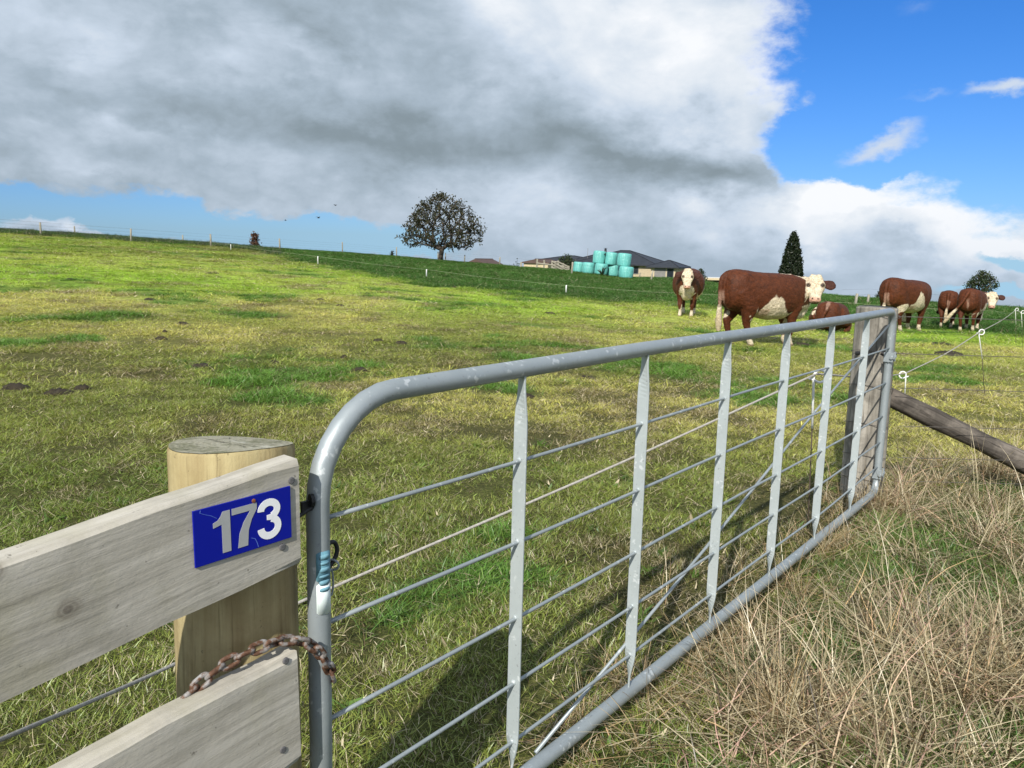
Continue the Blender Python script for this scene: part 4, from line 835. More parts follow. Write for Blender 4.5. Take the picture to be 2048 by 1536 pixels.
def cow(label, foot, heading, scale, poll, face, up, fore, hind, tail, lying=False, fat=1.0, seed=1, white_belly=.72, group='cattle in the pasture', vox=.0165, crest=True, rump_strip=True, anchor=(0, 0)):
    """x forward, y left, z up; heading is clockwise from +Y.  fore/hind: (left foot x, right foot x); poll: poll position; face: direction from poll to muzzle; up: forehead normal"""
    b = MB(); samp = []      # (point, radius, part, t)
    dz = -.52 if lying else 0
    st_ = [(-.86, .98, .10, .16, .16), (-.83, .98, .20, .25, .24), (-.76, .99, .265, .315, .34), (-.62, .985, .31, .345, .375), (-.44, .965, .325, .350, .38), (-.20, .93, .36*fat, .355, .43), (.05, .915, .385*fat, .36, .46), (.28, .915, .365*fat, .355, .45), (.48, .92, .325, .335, .42), (.64, .92, .285, .315, .37), (.78, .92, .225, .28, .33), (.88, .89, .16, .20, .27), (.95, .85, .09, .11, .16)]
    rg = [(Vector((x, 0, z+dz)), Yv, Zv, w_, hu, hd) for x, z, w_, hu, hd in st_]; ring_loft(b, rg, 28)
    for x, z, w_, hu, hd in st_: samp.append((Vector((x, 0, z+dz)), (w_+hu+hd)/3 if x > -.8 else .02, 'body', x))
    # hips, shoulder blades
    for x, y, z, r in ((-.56, .19, 1.13, .16), (-.56, -.19, 1.13, .16), (.55, .17, .98, .19), (.55, -.17, .98, .19)):
        ring_loft(b, [(Vector((x, y, z+dz+k*r)), Xv, Yv, r*math.sqrt(max(.02, 1-k*k)), r*.62*math.sqrt(max(.02, 1-k*k)), r*.62*math.sqrt(max(.02, 1-k*k))) for k in (-.97, -.7, -.35, 0, .35, .7, .97)], 16)
    P = Vector(poll); F = Vector(face).normalized(); Nn = Vector(up); Nn = (Nn-F*Nn.dot(F)).normalized(); S = F.cross(Nn)
    # neck
    w0 = Vector((.60, 0, 1.02+dz)); pe = P-Nn*.07+F*.05; m1 = w0.lerp(pe, .45)+Vector((.10, 0, .02)); pts = bez([w0-Vector((.12, 0, .0)), w0, m1, pe], 4); rg = []
    for i, p in enumerate(pts):
        t = i/(len(pts)-1); d = (pts[min(i+1, len(pts)-1)]-pts[max(i-1, 0)]).normalized(); sd_ = Zv.cross(d); sd_ = sd_.normalized() if sd_.length > .2 else Yv; u_ = d.cross(sd_)
        rg.append((p, sd_, u_, .215*(1-t)+.105*t, .25*(1-t)+.10*t, .30*(1-t)+.15*t)); samp.append((p, .24*(1-t)+.12*t, 'neck', t))
    ring_loft(b, rg, 20)
    # brisket and dewlap
    ring_loft(b, [(Vector((x, 0, z+dz)), Yv, Zv, w_, h_, h_) for x, z, w_, h_ in ((.45, .62, .10, .10), (.62, .58, .13, .12), (.78, .60, .12, .13), (.90, .68, .07, .11), (.95, .74, .03, .05))], 14)
    # head
    hd = [(-.07, .060, .05, .06, 0), (-.03, .100, .085, .10, 0), (.05, .122, .095, .135, .0), (.12, .138, .095, .150, .0), (.19, .134, .082, .155, .0), (.27, .112, .070, .145, .0), (.35, .090, .062, .120, .0), (.42, .078, .060, .098, 0), (.48, .082, .064, .088, 0), (.525, .076, .056, .076, 0), (.55, .048, .034, .05, 0)]
    ring_loft(b, [(P+F*(t*.88), S, Nn, a*1.22, u_, d_) for t, a, u_, d_, o in hd], 22)
    for t, a, u_, d_, o in hd: samp.append((P+F*(t*.88), (a*2+u_+d_)/4, 'head', t))
    eyes, nost = [], []; F_ = F; F = F*.88
    for s in (-1, 1):
        # brow, eye, ear
        for c, r in ((P+F*.160+S*s*.118+Nn*.056, .036), (P+F*.188+S*s*.116+Nn*.056, .028), (P+F*.50+S*s*.045+Nn*.050, .026)):
            ring_loft(b, [(c+Nn*(k*r), S, F, r*math.sqrt(max(.03, 1-k*k)), r*math.sqrt(max(.03, 1-k*k)), r*math.sqrt(max(.03, 1-k*k))) for k in (-.95, -.5, 0, .5, .95)], 10)
        eyes.append(P+F*.190+S*s*.120+Nn*.081); nost.append(P+F*.508+S*s*.048+Nn*.072)
        ed = (S*s*.95+F*.16-Nn*.22).normalized(); e0 = P+F*.045+S*s*.110-Nn*.03; eu = (F*.75-Nn*.10-S*s*.2); eu = (eu-ed*eu.dot(ed)).normalized(); en = ed.cross(eu)
        ring_loft(b, [(e0+ed*t, eu, en, a, q, q) for t, a, q in ((0, .036, .028), (.05, .066, .028), (.11, .095, .024), (.17, .098, .021), (.22, .070, .018), (.25, .026, .012))], 14)
        for t in (.06, .11, .16, .21, .25): samp.append((e0+ed*t, .07, 'ear', t))
    for q in (-.03, 0.03, .0):     # curly poll
        c = P-F*.045+S*q*1.6+Nn*.035; ring_loft(b, [(c+F*(k*.055), S, Nn, .065*math.sqrt(max(.03, 1-k*k)), .05*math.sqrt(max(.03, 1-k*k)), .05*math.sqrt(max(.03, 1-k*k))) for k in (-.95, -.5, 0, .5, .95)], 10)
    F = F_
    # legs
    def limb(pts, rs, part):
        rg = []
        for i, p in enumerate(pts):
            p = Vector(p); d = (Vector(pts[min(i+1, len(pts)-1)])-Vector(pts[max(i-1, 0)])).normalized(); u_ = Yv.cross(d).normalized(); v_ = d.cross(u_)
            ra, rb = rs[i] if hasattr(rs[i], '__len__') else (rs[i], rs[i]); rg.append((p, u_, v_, ra, rb, rb)); samp.append((p, min(ra, rb), part, p.z))
            if i:
                q = Vector(pts[i-1]); samp.append(((p+q)/2, min(ra, rb), part, ((p+q)/2).z))
        ring_loft(b, rg, 16)
    if not lying:
        for s, fx in ((1, fore[0]), (-1, fore[1])):
            k = fx-.52
            limb([(.56, s*.17, .92), (.52+.2*k, s*.185, .70), (.50+.45*k, s*.175, .54), (.53+.72*k, s*.165, .38), (.54+.76*k, s*.16, .33), (fx-.005, s*.155, .17), (fx, s*.155, .105), (fx+.03, s*.155, .055), (fx+.045, s*.155, .0)], [(.17, .12), (.145, .11), (.098, .085), (.066, .060), (.066, .062), (.042, .040), (.052, .050), (.050, .050), (.066, .060)], 'leg')
        for s, hx in ((1, hind[0]), (-1, hind[1])):
            k = hx+.60
            limb([(-.58, s*.17, 1.0), (-.50+.15*k, s*.19, .80), (-.50+.3*k, s*.195, .66), (-.60+.6*k, s*.175, .52), (-.665+.85*k, s*.165, .43), (-.655+.9*k, s*.16, .36), (-.62+k, s*.155, .18), (-.605+k, s*.155, .105), (-.575+k, s*.155, .055), (-.56+k, s*.155, .0)], [(.24, .15), (.205, .14), (.165, .12), (.105, .085), (.074, .055), (.062, .048), (.044, .041), (.052, .050), (.050, .050), (.066, .060)], 'leg')
        ring_loft(b, [(Vector((x, 0, z)), Yv, Zv, w_, h_, h_) for x, z, w_, h_ in ((-.56, .66, .05, .05), (-.46, .60, .11, .08), (-.34, .585, .12, .075), (-.22, .60, .06, .05))], 14)
    else:
        for s in (1, -1):
            limb([(-.50, s*.20, .46), (-.28, s*.36, .30), (-.05, s*.44, .16), (-.30, s*.47, .08), (-.45, s*.42, .06)], [.22, .17, .10, .055, .05], 'leg')
            limb([(.52, s*.18, .42), (.62, s*.24, .16), (.80, s*.22, .09), (.62, s*.20, .06), (.50, s*.20, .05)], [.14, .09, .06, .05, .05], 'leg')
    tp = bez(tail, 6); nt = len(tp); rs = []
    for i in range(nt):
        t = i/(nt-1); rs.append(.036*(1-t)+.022 if t < .55 else (.028+.030*math.sin(min(1, (t-.55)/.3)*math.pi*.5)*(1-max(0, (t-.9)/.1)*.7)))
    b.tube(tp, rs, 10)
    for i, p in enumerate(tp): samp.append((p, .03, 'tail', i/(nt-1)))
    o = b.build('cow', M_COAT, None, True)
    rm = o.modifiers.new('r', 'REMESH'); rm.mode = 'VOXEL'; rm.voxel_size = vox; rm.use_smooth_shade = True
    sm = o.modifiers.new('s', 'SMOOTH'); sm.factor = .5; sm.iterations = 7
    dg = bpy.context.evaluated_depsgraph_get(); me = bpy.data.meshes.new_from_object(o.evaluated_get(dg)); o.modifiers.clear(); o.data = me; me.name = 'cow'
    n = len(me.vertices); co = np.empty(n*3); me.vertices.foreach_get('co', co); co = co.reshape(-1, 3); nr = np.empty(n*3); me.vertices.foreach_get('normal', nr); nr = nr.reshape(-1, 3)
    sp = np.array([tuple(s[0]) for s in samp]); sr = np.array([s[1] for s in samp]); prt = np.array([s[2] for s in samp]); stt = np.array([s[3] for s in samp])
    best = np.zeros(n, int)
    for i in range(0, n, 8000): best[i:i+8000] = np.argmin(np.linalg.norm(co[i:i+8000, None]-sp[None], axis=2)-sr, 1)
    part = prt[best]; x, y, z = co.T; rs_ = seed*13.7
    nz = fbm(x*1.0+rs_, z+y*.7+rs_, 4.5, 4, seed)-.5; nz2 = fbm(x+rs_+3, z-y*.5, 9, 3, seed+4)-.5
    w = np.zeros(n)
    zb = np.interp(x, [-.75, -.55, -.35, -.22, -.05, .10, .22, .34, .46, .6, .8, .95], np.array([.35, .42, .52, .70, .90, .86, .70, .60, .62, .66, .78, .90]))+(white_belly-.72)+dz
    isb = (part == 'body') | (part == 'neck')
    w = np.maximum(w, isb*sst(zb+nz*.22+nz2*.13-z, -.012, .022))
    hz = (co-np.array(P))@np.array(F)/.88; hs = (co-np.array(P))@np.array(S); hn = (co-np.array(P))@np.array(Nn); ish = (part == 'head') | ((hz > -.05) & (hz < .60) & (np.abs(hs) < .165) & (hn > -.085) & (part != 'ear'))
    w = np.maximum(w, ish*1.0)
    nk = (part == 'neck'); w = np.maximum(w, nk*sst(nz*.5+stt[best]-.80, 0, .08)*(np.abs(hs) < .4))
    if crest: w = np.maximum(w, ((part == 'neck') | ((part == 'body') & (x > .28)))*sst(.055+nz*.10-np.abs(y*1.0-np.interp(x, [.5, max(.6, P.x)], [0, P.y])), 0, .012)*(nr[:, 2] > .45))
    w = np.maximum(w, nk*(nr[:, 2] < -.25)*sst(nz*.6+.25, 0, .1))
    w = np.maximum(w, (part == 'leg')*sst(.185+nz*.16-z, -.01, .012)*(not lying))
    w = np.maximum(w, (part == 'leg')*sst(.10+nz*.3-np.abs(y), 0, .02)*(x > 0)*(z < .62))
    w = np.maximum(w, (part == 'tail')*sst(stt[best], .56, .64))
    w = np.maximum(w, (part == 'leg')*(x < -.3)*sst(nz*1.2-.10+(.62-np.abs(z-.60))*.2-np.abs(y)*.5, 0, .05)*(z > .45)*(z < .85))
    w = np.where(part == 'ear', 0, w)
    redv = RED*(1+.5*nz[:, None]); c = redv*(1-w[:, None])+WHT*w[:, None]
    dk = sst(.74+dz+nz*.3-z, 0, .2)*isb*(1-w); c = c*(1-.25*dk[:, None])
    def paint(mask, colr):
        nonlocal c
        m_ = np.clip(mask, 0, 1)[:, None]; c = c*(1-m_)+colr*m_
    if rump_strip: paint((x < -.66)*(part != 'tail')*sst(.034+nz*.14-np.abs(y+.02), 0, .03)*sst(z, .56, .66)*sst(.98+nz*.3-z, 0, .12)*.5, PINK*.7+WHT*.15)
    paint((part == 'body')*(x < -.10)*(x > -.62)*(z < .66)*(not lying)*.5*w, PINK)
    paint((part == 'ear')*.85, DRED*1.2); paint(ish*sst(hz, .455, .485)*sst(hn, -.05, -.02), PINK*1.15)
    paint(ish*sst(hz, .535, .55)*.7, DRED*1.5+.05)
    for e in eyes: d = np.linalg.norm(co-np.array(e), axis=1); paint(sst(d, .052, .038), DRED*1.3+.07); paint(sst(d, .038, .028), BLK)
    for e in nost: d = np.linalg.norm((co-np.array(e)), axis=1); paint(sst(d, .024, .015), BLK*2)
    paint(ish*(hn < -.025)*(hn > -.065)*sst(hz, .40, .44)*.8, DRED)
    if not lying: paint((part == 'leg')*sst(.055-z, 0, .01), HORN)
    paint((part == 'tail')*sst(stt[best], .60, .8)*.45, np.array([.34, .25, .13]))
    a = me.attributes.new('coat', 'FLOAT_COLOR', 'POINT'); a.data.foreach_set('color', np.concatenate([c, np.ones((n, 1))], 1).ravel())
    cu = np.maximum(ish*(.35+.65*sst(.34+nz*.1-hz, 0, .2)), w*.5); a = me.attributes.new('curl', 'FLOAT', 'POINT'); a.data.foreach_set('value', cu)
    # shaggy surface: small lumps, larger on the forehead
    lump = (fbm(x*1+y*.6, z-y*.8, 28, 3, seed+8)-.5)*(.010+.022*(ish | nk)*sst(.16-hz, 0, .12))+(fbm(x-y*.5, z+y*.5, 70, 2, seed+9)-.5)*.007
    me.vertices.foreach_set('co', (co+nr*lump[:, None]).ravel()); me.update()
    if o.data.materials: o.data.materials[0] = M_COAT
    else: o.data.materials.append(M_COAT)
    ph = rad(heading); hx_, hy_ = math.sin(ph), math.cos(ph)
    R3 = Matrix(((hx_, -hy_, 0), (hy_, hx_, 0), (0, 0, 1)))
    ax, ay = anchor; off = R3@Vector((ax, ay, 0))*scale; o.location = (foot.x-off.x, foot.y-off.y, foot.z-.015*scale); o.rotation_euler = R3.to_euler(); o.scale = (scale,)*3
    o['label'] = label; o['category'] = 'cow'; o['group'] = group
    return o
def cam_dir(foot, heading):      # direction to the camera in the animal's own axes
    a = math.atan2(-foot.x, -foot.y)-rad(heading); return Vector((math.cos(a), -math.sin(a), 0))
HANG = [(-.80, 0, 1.24), (-.885, 0, 1.16), (-.905, .0, .95), (-.90, .01, .70), (-.895, .02, .48), (-.885, .02, .26)]
def herd():
    # the big one in the middle
    f = gp(1503, 692); h = 70; c = cam_dir(f, h)
    cow('largest red cow standing side on above the gate, white face turned to the camera', f, h, COWS[0], (.90, -.20, 1.17), c*.62+Vector((0, 0, -.80)), c+Vector((0, 0, .25)), (.60, .46), (-.56, -.36), HANG, fat=1.03, seed=3, vox=.0145, anchor=(-.31, -.155))
    f = gp(1371, 633); h = math.degrees(math.atan2(-f.x, -f.y))+4; c = cam_dir(f, h)
    cow('white faced cow standing head on to the camera, near the house', f, h, COWS[1], (1.00, .03, 1.24), c*.42+Vector((0, 0, -.90)), c+Vector((0, 0, .2)), (.50, .56), (-.55, -.62), [(-.80, 0, 1.24), (-.885, 0, 1.16), (-.90, -.03, .9), (-.88, -.14, .6), (-.84, -.27, .4), (-.80, -.34, .24)], fat=1.16, seed=5, white_belly=.70, anchor=(.5, 0))
    f = gp(1654, 664); h = 30
    cow('red cow lying down behind the big standing cow, only its back showing', f, h, COWS[2], (1.08, .30, .52), (.8, .35, -.45), (.3, 0, .9), (0, 0), (0, 0), [(-.80, 0, .70), (-.90, 0, .60), (-.93, .10, .35), (-.85, .25, .12), (-.70, .40, .07)], lying=True, fat=1.12, seed=8, white_belly=.66, anchor=(-.5, 0))
    f = gp(1836, 662); h = 55; c = cam_dir(f, h)
    cow('red cow with white belly patch grazing head down, behind the old gate post', f, h, COWS[3], (1.02, .42, .62), (-.25, .20, -.92), (.9, .3, .3), (.50, .44), (-.58, -.40), HANG, fat=1.08, seed=11, white_belly=.76, anchor=(.44, -.155))
    f = gp(1891, 656); h = 31; c = cam_dir(f, h)
    cow('small red cow seen from behind, grazing between two others', f, h, COWS[4], (1.12, .10, .56), (.45, .0, -.88), (.9, 0, .4), (.50, .60), (-.60, -.55), HANG, fat=.88, seed=14, white_belly=.62, anchor=(-.58, 0))
    f = gp(1932, 663); h = 37; c = cam_dir(f, h)
    cow('red cow seen from behind, white face looking back, farthest right of the herd', f, h, COWS[5], (.84, -.44, 1.12), c*.50+Vector((0, 0, -.86)), c+Vector((0, 0, .25)), (.56, .50), (-.60, -.42), [(-.80, 0, 1.22), (-.885, .02, 1.15), (-.93, .12, .92), (-.95, .26, .70), (-.97, .42, .48), (-.97, .56, .26)], fat=1.06, seed=17, white_belly=.74, anchor=(-.50, 0))
COWS = [1.09, 1.0, .98, 1.13, .86, .93]
herd()

# ------------------------------------------------------------------ wrapped bales
M_BALE = None
def m_bale(n):
    v = n.new('ShaderNodeTexCoord').outputs['Object']
    st_ = n.noise(n.vmath('MULTIPLY', v, (5, 5, 0.7)), 1.6, 4, 0.6); f = n.noise(v, 6, 5, 0.6)
    c = n.ramp(st_, [(0.3, (0.085, 0.33, 0.305)), (0.55, (0.13, 0.43, 0.39)), (0.72, (0.25, 0.57, 0.52))])
    return pbsdf(n, c, 0.42, 0, bump(n, n.math('ADD', f, n.noise(n.vmath('MULTIPLY', v, (1, 1, 9)), 2.0, 3, 0.6)), 0.6, 0.05), 0.5), None
M_BALE = material('bale_wrap', m_bale)
M_BLACKPL = simple('black_plastic', (0.02, 0.02, 0.022), (0.012, 0.012, 0.013), 10, 0.4)
def bales():
    rows = [(1156, 525, 545, 22, 79.5, 'leftmost wrapped bale of the bottom row, beside the yard post'), (1176, 526, 547, 26, 78.5, 'second wrapped bale of the bottom row, under the tall top bale'), (1201, 528, 549, 26, 77.5, 'middle wrapped bale of the bottom row behind dark flax leaves'), (1225, 531, 552, 25, 78.2, 'wrapped bale of the bottom row behind the leaning fence post'), (1251, 534, 556, 29, 76, 'rightmost wrapped bale of the bottom row, next to the house'),
            (1197, 503, 527, 25, 78.4, 'left wrapped bale of the top row with a torn black flap'), (1221, 506, 530, 24, 78, 'middle wrapped bale of the top row, below the flue'), (1247, 508, 533, 28, 77, 'right wrapped bale of the top row, against the dark roof')]
    for i, (px, yt, yb, wpx, Y, lab) in enumerate(rows):
        b = at(px, yb, Y); H_ = (yb-yt)*Y/FPX*1.03; R_ = wpx*Y/FPX/2*.99; r = random.Random(i); seg = 28; vs = []
        prof = [(0.0, 0), (.80, .0), (.93, .03), (.985, .10), (1.0, .3), (1.012, .5), (1.0, .7), (.985, .90), (.92, .965), (.78, .995), (.4, 1.012), (0, 1.015)]
        for q, h in prof:
            for k in range(seg):
                a = 6.2832*k/seg; e = 1+.025*(vnoise(math.cos(a)*2+i*7, math.sin(a)*2+h*3, i)-.5)*2; vs.append((R_*q*e*math.cos(a), R_*q*e*math.sin(a), H_*h))
        n = len(prof); m_ = MB().add(vs, [(j*seg+k, j*seg+(k+1) % seg, (j+1)*seg+(k+1) % seg, (j+1)*seg+k) for j in range(n-1) for k in range(seg)])
        o = m_.build('wrapped_bale', M_BALE, None, True, loc=b); o.rotation_euler = (0, rad(4.5), r.uniform(0, 6)) if False else (0, rad(4.5+r.uniform(-1, 1)), 0)
        tag(o, lab, 'bale', 'teal wrapped bales stacked by the house')
        if 'torn' in lab:
            f = MB(); pts = [(R_*.55, -R_*.88, H_*.80), (R_*.8, -R_*.70, H_*.84), (R_*1.08, -R_*.45, H_*.93), (R_*1.05, -R_*.5, H_*.70), (R_*.75, -R_*.78, H_*.72)]
            f.add([(x, y-.03, z) for x, y, z in pts]+[(x, y-.05, z) for x, y, z in pts], [(0, 1, 2, 3, 4), (5, 9, 8, 7, 6)]+[(j, (j+1) % 5, 5+(j+1) % 5, 5+j) for j in range(5)]); f.build('torn_flap', M_BLACKPL, o)
bales()

# ------------------------------------------------------------------ houses on the rise
def m_roof(n):
    v = n.new('ShaderNodeTexCoord').outputs['Object']; f = n.noise(v, 2.5, 4, 0.6)
    return pbsdf(n, n.ramp(f, [(0.3, (0.016, 0.019, 0.026)), (0.7, (0.030, 0.034, 0.044))]), 0.6, 0, bump(n, n.noise(n.vmath('MULTIPLY', v, (1, 1, 14)), 1.0, 2, 0.5), 0.4, 0.03), 0.35), None
M_ROOF = material('dark_roof', m_roof)
def m_brick(n):
    v = n.new('ShaderNodeTexCoord').outputs['Object']; s = n.new('ShaderNodeSeparateXYZ', {0: v})
    b = n.new('ShaderNodeTexBrick', {'Vector': n.new('ShaderNodeCombineXYZ', {0: n.math('ADD', s.outputs[0], s.outputs[1]), 1: s.outputs[2], 2: 0}).outputs[0], 'Color1': (0.52, 0.43, 0.29, 1), 'Color2': (0.45, 0.37, 0.25, 1), 'Mortar': (0.36, 0.31, 0.23, 1), 'Scale': 1.0, 'Mortar Size': 0.012, 'Brick Width': 0.40, 'Row Height': 0.16})
    return pbsdf(n, n.mix(n.math('MULTIPLY', n.noise(v, 1.5, 4, 0.6), 0.25), b.outputs['Color'], (0.36, 0.28, 0.18)), 0.9, 0, None, 0.2), None
M_BRICK = material('cream_brick', m_brick)
M_CREAM = simple('cream_cladding', (0.58, 0.48, 0.31), (0.48, 0.39, 0.25), 3, 0.8)
M_TRIM = simple('white_trim', (0.66, 0.65, 0.60), (0.55, 0.54, 0.5), 3, 0.6)
M_GLASS = simple('dark_glass', (0.02, 0.025, 0.035), (0.012, 0.015, 0.022), 2, 0.08, 0, 0, 0.001, spec=0.6)
M_GREYW = simple('grey_cladding', (0.22, 0.21, 0.20), (0.17, 0.165, 0.16), 4, 0.8)
M_BROWNROOF = simple('brown_roof', (0.10, 0.06, 0.05), (0.07, 0.045, 0.038), 4, 0.7)
def hipped(par, name, c, ux, uy, hl, hd_, z_floor, z_eave, z_ridge, over=.55, wallm=None, roofm=None, gable=False):
    """one wing: walls and a hipped roof; c is a plan centre, ux along the front, uy to the back"""
    P = lambda a, b, z: Vector((c.x+ux.x*a+uy.x*b, c.y+ux.y*a+uy.y*b, z))
    w_ = MB(); q = [P(-hl, -hd_, 0), P(hl, -hd_, 0), P(hl, hd_, 0), P(-hl, hd_, 0)]; vs = [Vector((v.x, v.y, z)) for z in (z_floor, z_eave+.05) for v in q]
    w_.add(vs, [(0, 1, 5, 4), (1, 2, 6, 5), (2, 3, 7, 6), (3, 0, 4, 7), (4, 5, 6, 7)])
    if gable: w_.add([P(-hl+.003, -hd_, z_eave), P(-hl+.003, hd_, z_eave), P(-hl+.003, 0, z_ridge-.06), P(hl-.003, -hd_, z_eave), P(hl-.003, hd_, z_eave), P(hl-.003, 0, z_ridge-.06)], [(0, 1, 2), (3, 4, 5)])
    wo = w_.build('wall', wallm or M_BRICK, par)
    r_ = MB(); rl = hl+over if gable else max(.15, hl-hd_); A_ = hl+over; B_ = hd_+over; t = .14
    ze = z_eave; vs = [P(-A_, -B_, ze), P(A_, -B_, ze), P(A_, B_, ze), P(-A_, B_, ze), P(-rl, 0, z_ridge), P(rl, 0, z_ridge)]
    vs2 = [Vector((v.x, v.y, v.z-t)) for v in vs[:4]]
    r_.add(vs+vs2, [(0, 1, 5, 4), (2, 3, 4, 5), (1, 2, 5), (3, 0, 4), (0, 6, 7, 1), (1, 7, 8, 2), (2, 8, 9, 3), (3, 9, 6, 0), (6, 9, 8, 7)])
    ro = r_.build('roof', roofm or M_ROOF, par)
    cap = MB(); cap.tube([vs[4]+Vector((0, 0, .02)), vs[5]+Vector((0, 0, .02))], .06, 6)
    if not gable:
        for a, b in ((0, 4), (3, 4), (1, 5), (2, 5)): cap.tube([vs[a]+Vector((0, 0, .02)), vs[b]+Vector((0, 0, .02))], .05, 6)
    cap.build('ridge_capping', roofm or M_ROOF, ro)
    return P, wo, ro
def window(par, P, a0, a1, b, z0, z1, nm='window', axis=0, frame=None):
    """glazed opening set proud of a wall; axis 0: along the front, 1: on the right flank"""
    def Q(a, d, z): return P(a, b-d, z) if axis == 0 else P(b+d, a, z)
    f = MB()
    def slab(x0, x1, h0, h1, d0, d1, m_):
        vs = [Q(x, d, z) for d in (d0, d1) for x, z in ((x0, h0), (x1, h0), (x1, h1), (x0, h1))]
        m_.add(vs, [(0, 1, 2, 3), (4, 7, 6, 5), (0, 4, 5, 1), (1, 5, 6, 2), (2, 6, 7, 3), (3, 7, 4, 0)])
    e = .07
    slab(a0-e, a1+e, z0-e, z0, .0, .06, f); slab(a0-e, a1+e, z1, z1+e, .0, .06, f); slab(a0-e, a0, z0, z1, .0, .06, f); slab(a1, a1+e, z0, z1, .0, .06, f)
    if a1-a0 > 1: slab((a0+a1)/2-.03, (a0+a1)/2+.03, z0, z1, .0, .055, f)
    o = f.build(nm, frame or M_GREYW, par); g = MB(); slab(a0, a1, z0, z1, .005, .03, g); g.build('pane', M_GLASS, o); return o
def houses():
    ux = Vector((math.cos(rad(24)), -math.sin(rad(24)), 0)); uy = Vector((math.sin(rad(24)), math.cos(rad(24)), 0))
    c1 = at(1250, 516, 112); t = thing('brick_house', 'cream brick house with dark hipped roof behind the wrapped bales', 'house', (c1.x, c1.y, -1.75)); sub = Vector((c1.x, c1.y, -1.75))
    import itertools
    old = set(bpy.data.objects)
    P, wo, ro = hipped(t, 'main', c1, ux, uy, 5.3, 4.6, -1.75, .62, 2.42)
    for a0, a1, z0, z1 in ((1.75, 2.05, -.62, .30), (2.65, 3.2, -.55, .38), (0.6, 1.0, -.3, .42), (-1.6, .0, -.55, .40)): window(t, P, a0, a1, -4.6, z0, z1)
    c2 = at(1338, 530, 105); P2, w2, r2 = hipped(t, 'front', c2, ux, uy, 1.55, 3.0, -1.75, .45, 1.25, wallm=M_CREAM)
    window(t, P2, .55, 1.3, -3.0, -.95, .25); MB().add([P2(x, -3.02, z) for z in (-1.0, .28) for x in (-1.1, .35)]+[P2(x, -3.0, z) for z in (-1.0, .28) for x in (-1.1, .35)], [(0, 1, 3, 2), (4, 6, 7, 5), (0, 4, 5, 1), (2, 3, 7, 6), (0, 2, 6, 4), (1, 5, 7, 3)]).build('grey_screen', M_GREYW, t)
    c3 = at(1142, 520, 122); P3, w3, r3 = hipped(t, 'left', c3, ux, uy, 4.2, 3.6, -1.3, .72, 1.55)
    window(t, P3, 1.2, 2.6, -3.6, -.4, .4)
    c4 = at(1188, 520, 118); hipped(t, 'link', c4, ux, uy, 2.6, 2.6, -1.3, .70, 1.75)
    fl = at(1211, 503, 112); f = MB().tube([(fl.x, fl.y, 1.3), (fl.x, fl.y, fl.z+.35)], .16, 12).tube([(fl.x, fl.y, fl.z+.42), (fl.x, fl.y, fl.z+.46)], .26, 12).tube([(fl.x, fl.y, fl.z+.3), (fl.x, fl.y, fl.z+.44)], .07, 8); fo = f.build('chimney_flue', M_BLACKPL, ro, True)
    an = at(1175, 517, 116); MB().tube([(an.x, an.y, an.z-.6), (an.x, an.y, an.z+1.45)], .025, 6).build('aerial', M_GREYW, ro)
    dp = at(1268, 533, 106)
    for o in set(bpy.data.objects)-old:       # parts were modelled in world space
        if o.type == 'MESH': o.data.transform(Matrix.Translation(-sub))
    # shed with a low gable left of the trees
    c = at(1086, 528, 112); t = thing('garage', 'cream clad garage with a low gable behind the timber yard rails', 'garage', (c.x, c.y, -1.2)); old = set(bpy.data.objects)
    hipped(t, 'g', c, uy*-1, ux, 2.6, 1.75, -1.3, .55, .98, over=.25, wallm=M_CREAM, roofm=M_BROWNROOF, gable=True)
    for o in set(bpy.data.objects)-old:
        if o.type == 'MESH': o.data.transform(Matrix.Translation((-c.x, -c.y, 1.2)))
    c = at(968, 528, 135); t = thing('distant_shed', 'distant brown roofed shed, only its gable above the skyline right of the bare tree', 'shed', (c.x, c.y, -.5)); old = set(bpy.data.objects)
    u3 = Vector((math.cos(rad(62)), math.sin(rad(62)), 0)); v3 = Vector((-u3.y, u3.x, 0))
    hipped(t, 's', c, u3, v3, 2.6, 1.7, -2.0, -.10, .70, over=.3, wallm=M_CREAM, roofm=M_BROWNROOF, gable=True)
    for o in set(bpy.data.objects)-old:
        if o.type == 'MESH': o.data.transform(Matrix.Translation((-c.x, -c.y, .5)))
    # carport and the car inside
    c = at(1432, 556, 108); t = thing('carport', 'cream carport with a flat pale roof right of the house', 'carport', (c.x, c.y, -3.2)); fy = Vector((0, 1, 0))
    b = MB(); b.box((-1.55, 0, 1.0), (1.2, 5, 2.35)).box((2.4, 0, 1.0), (.4, 5, 2.35)).box((.5, 2.3, 1.0), (2.9, .3, 2.35)); b.build('wall', M_CREAM, t)
    MB().box((.3, -.1, 2.28), (5.2, 6, .16)).build('roof', M_TRIM, t); MB().box((.35, -3.14, 2.22), (5.24, .06, .26)).build('fascia', M_CREAM, t)
    k = thing('parked_car', 'pale blue car parked in the carport, only its roof and windscreen showing', 'car', (c.x+.7, c.y-.4, -3.2))
    M_CAR = simple('car_paint', (0.28, 0.36, 0.46), (0.24, 0.31, 0.40), 3, 0.25, 0.2)
    def section(pts, w_, nm, mat, par, y0=0):
        m_ = MB(); n = len(pts); vs = [(sx*w_*(.5 if z < .9 else .42), y, z) for sx in (-1, 1) for y, z in pts]; m_.add(vs, [tuple(range(n)), tuple(range(2*n-1, n-1, -1))]+[(i, (i+1) % n, n+(i+1) % n, n+i) for i in range(n)]); return m_.build(nm, mat, par, bevel=.04)
    section([(-2.1, .35), (-2.15, .7), (-1.1, .9), (-.35, 1.42), (1.1, 1.45), (1.8, .95), (2.1, .9), (2.1, .35)], 1.75, 'body', M_CAR, k)
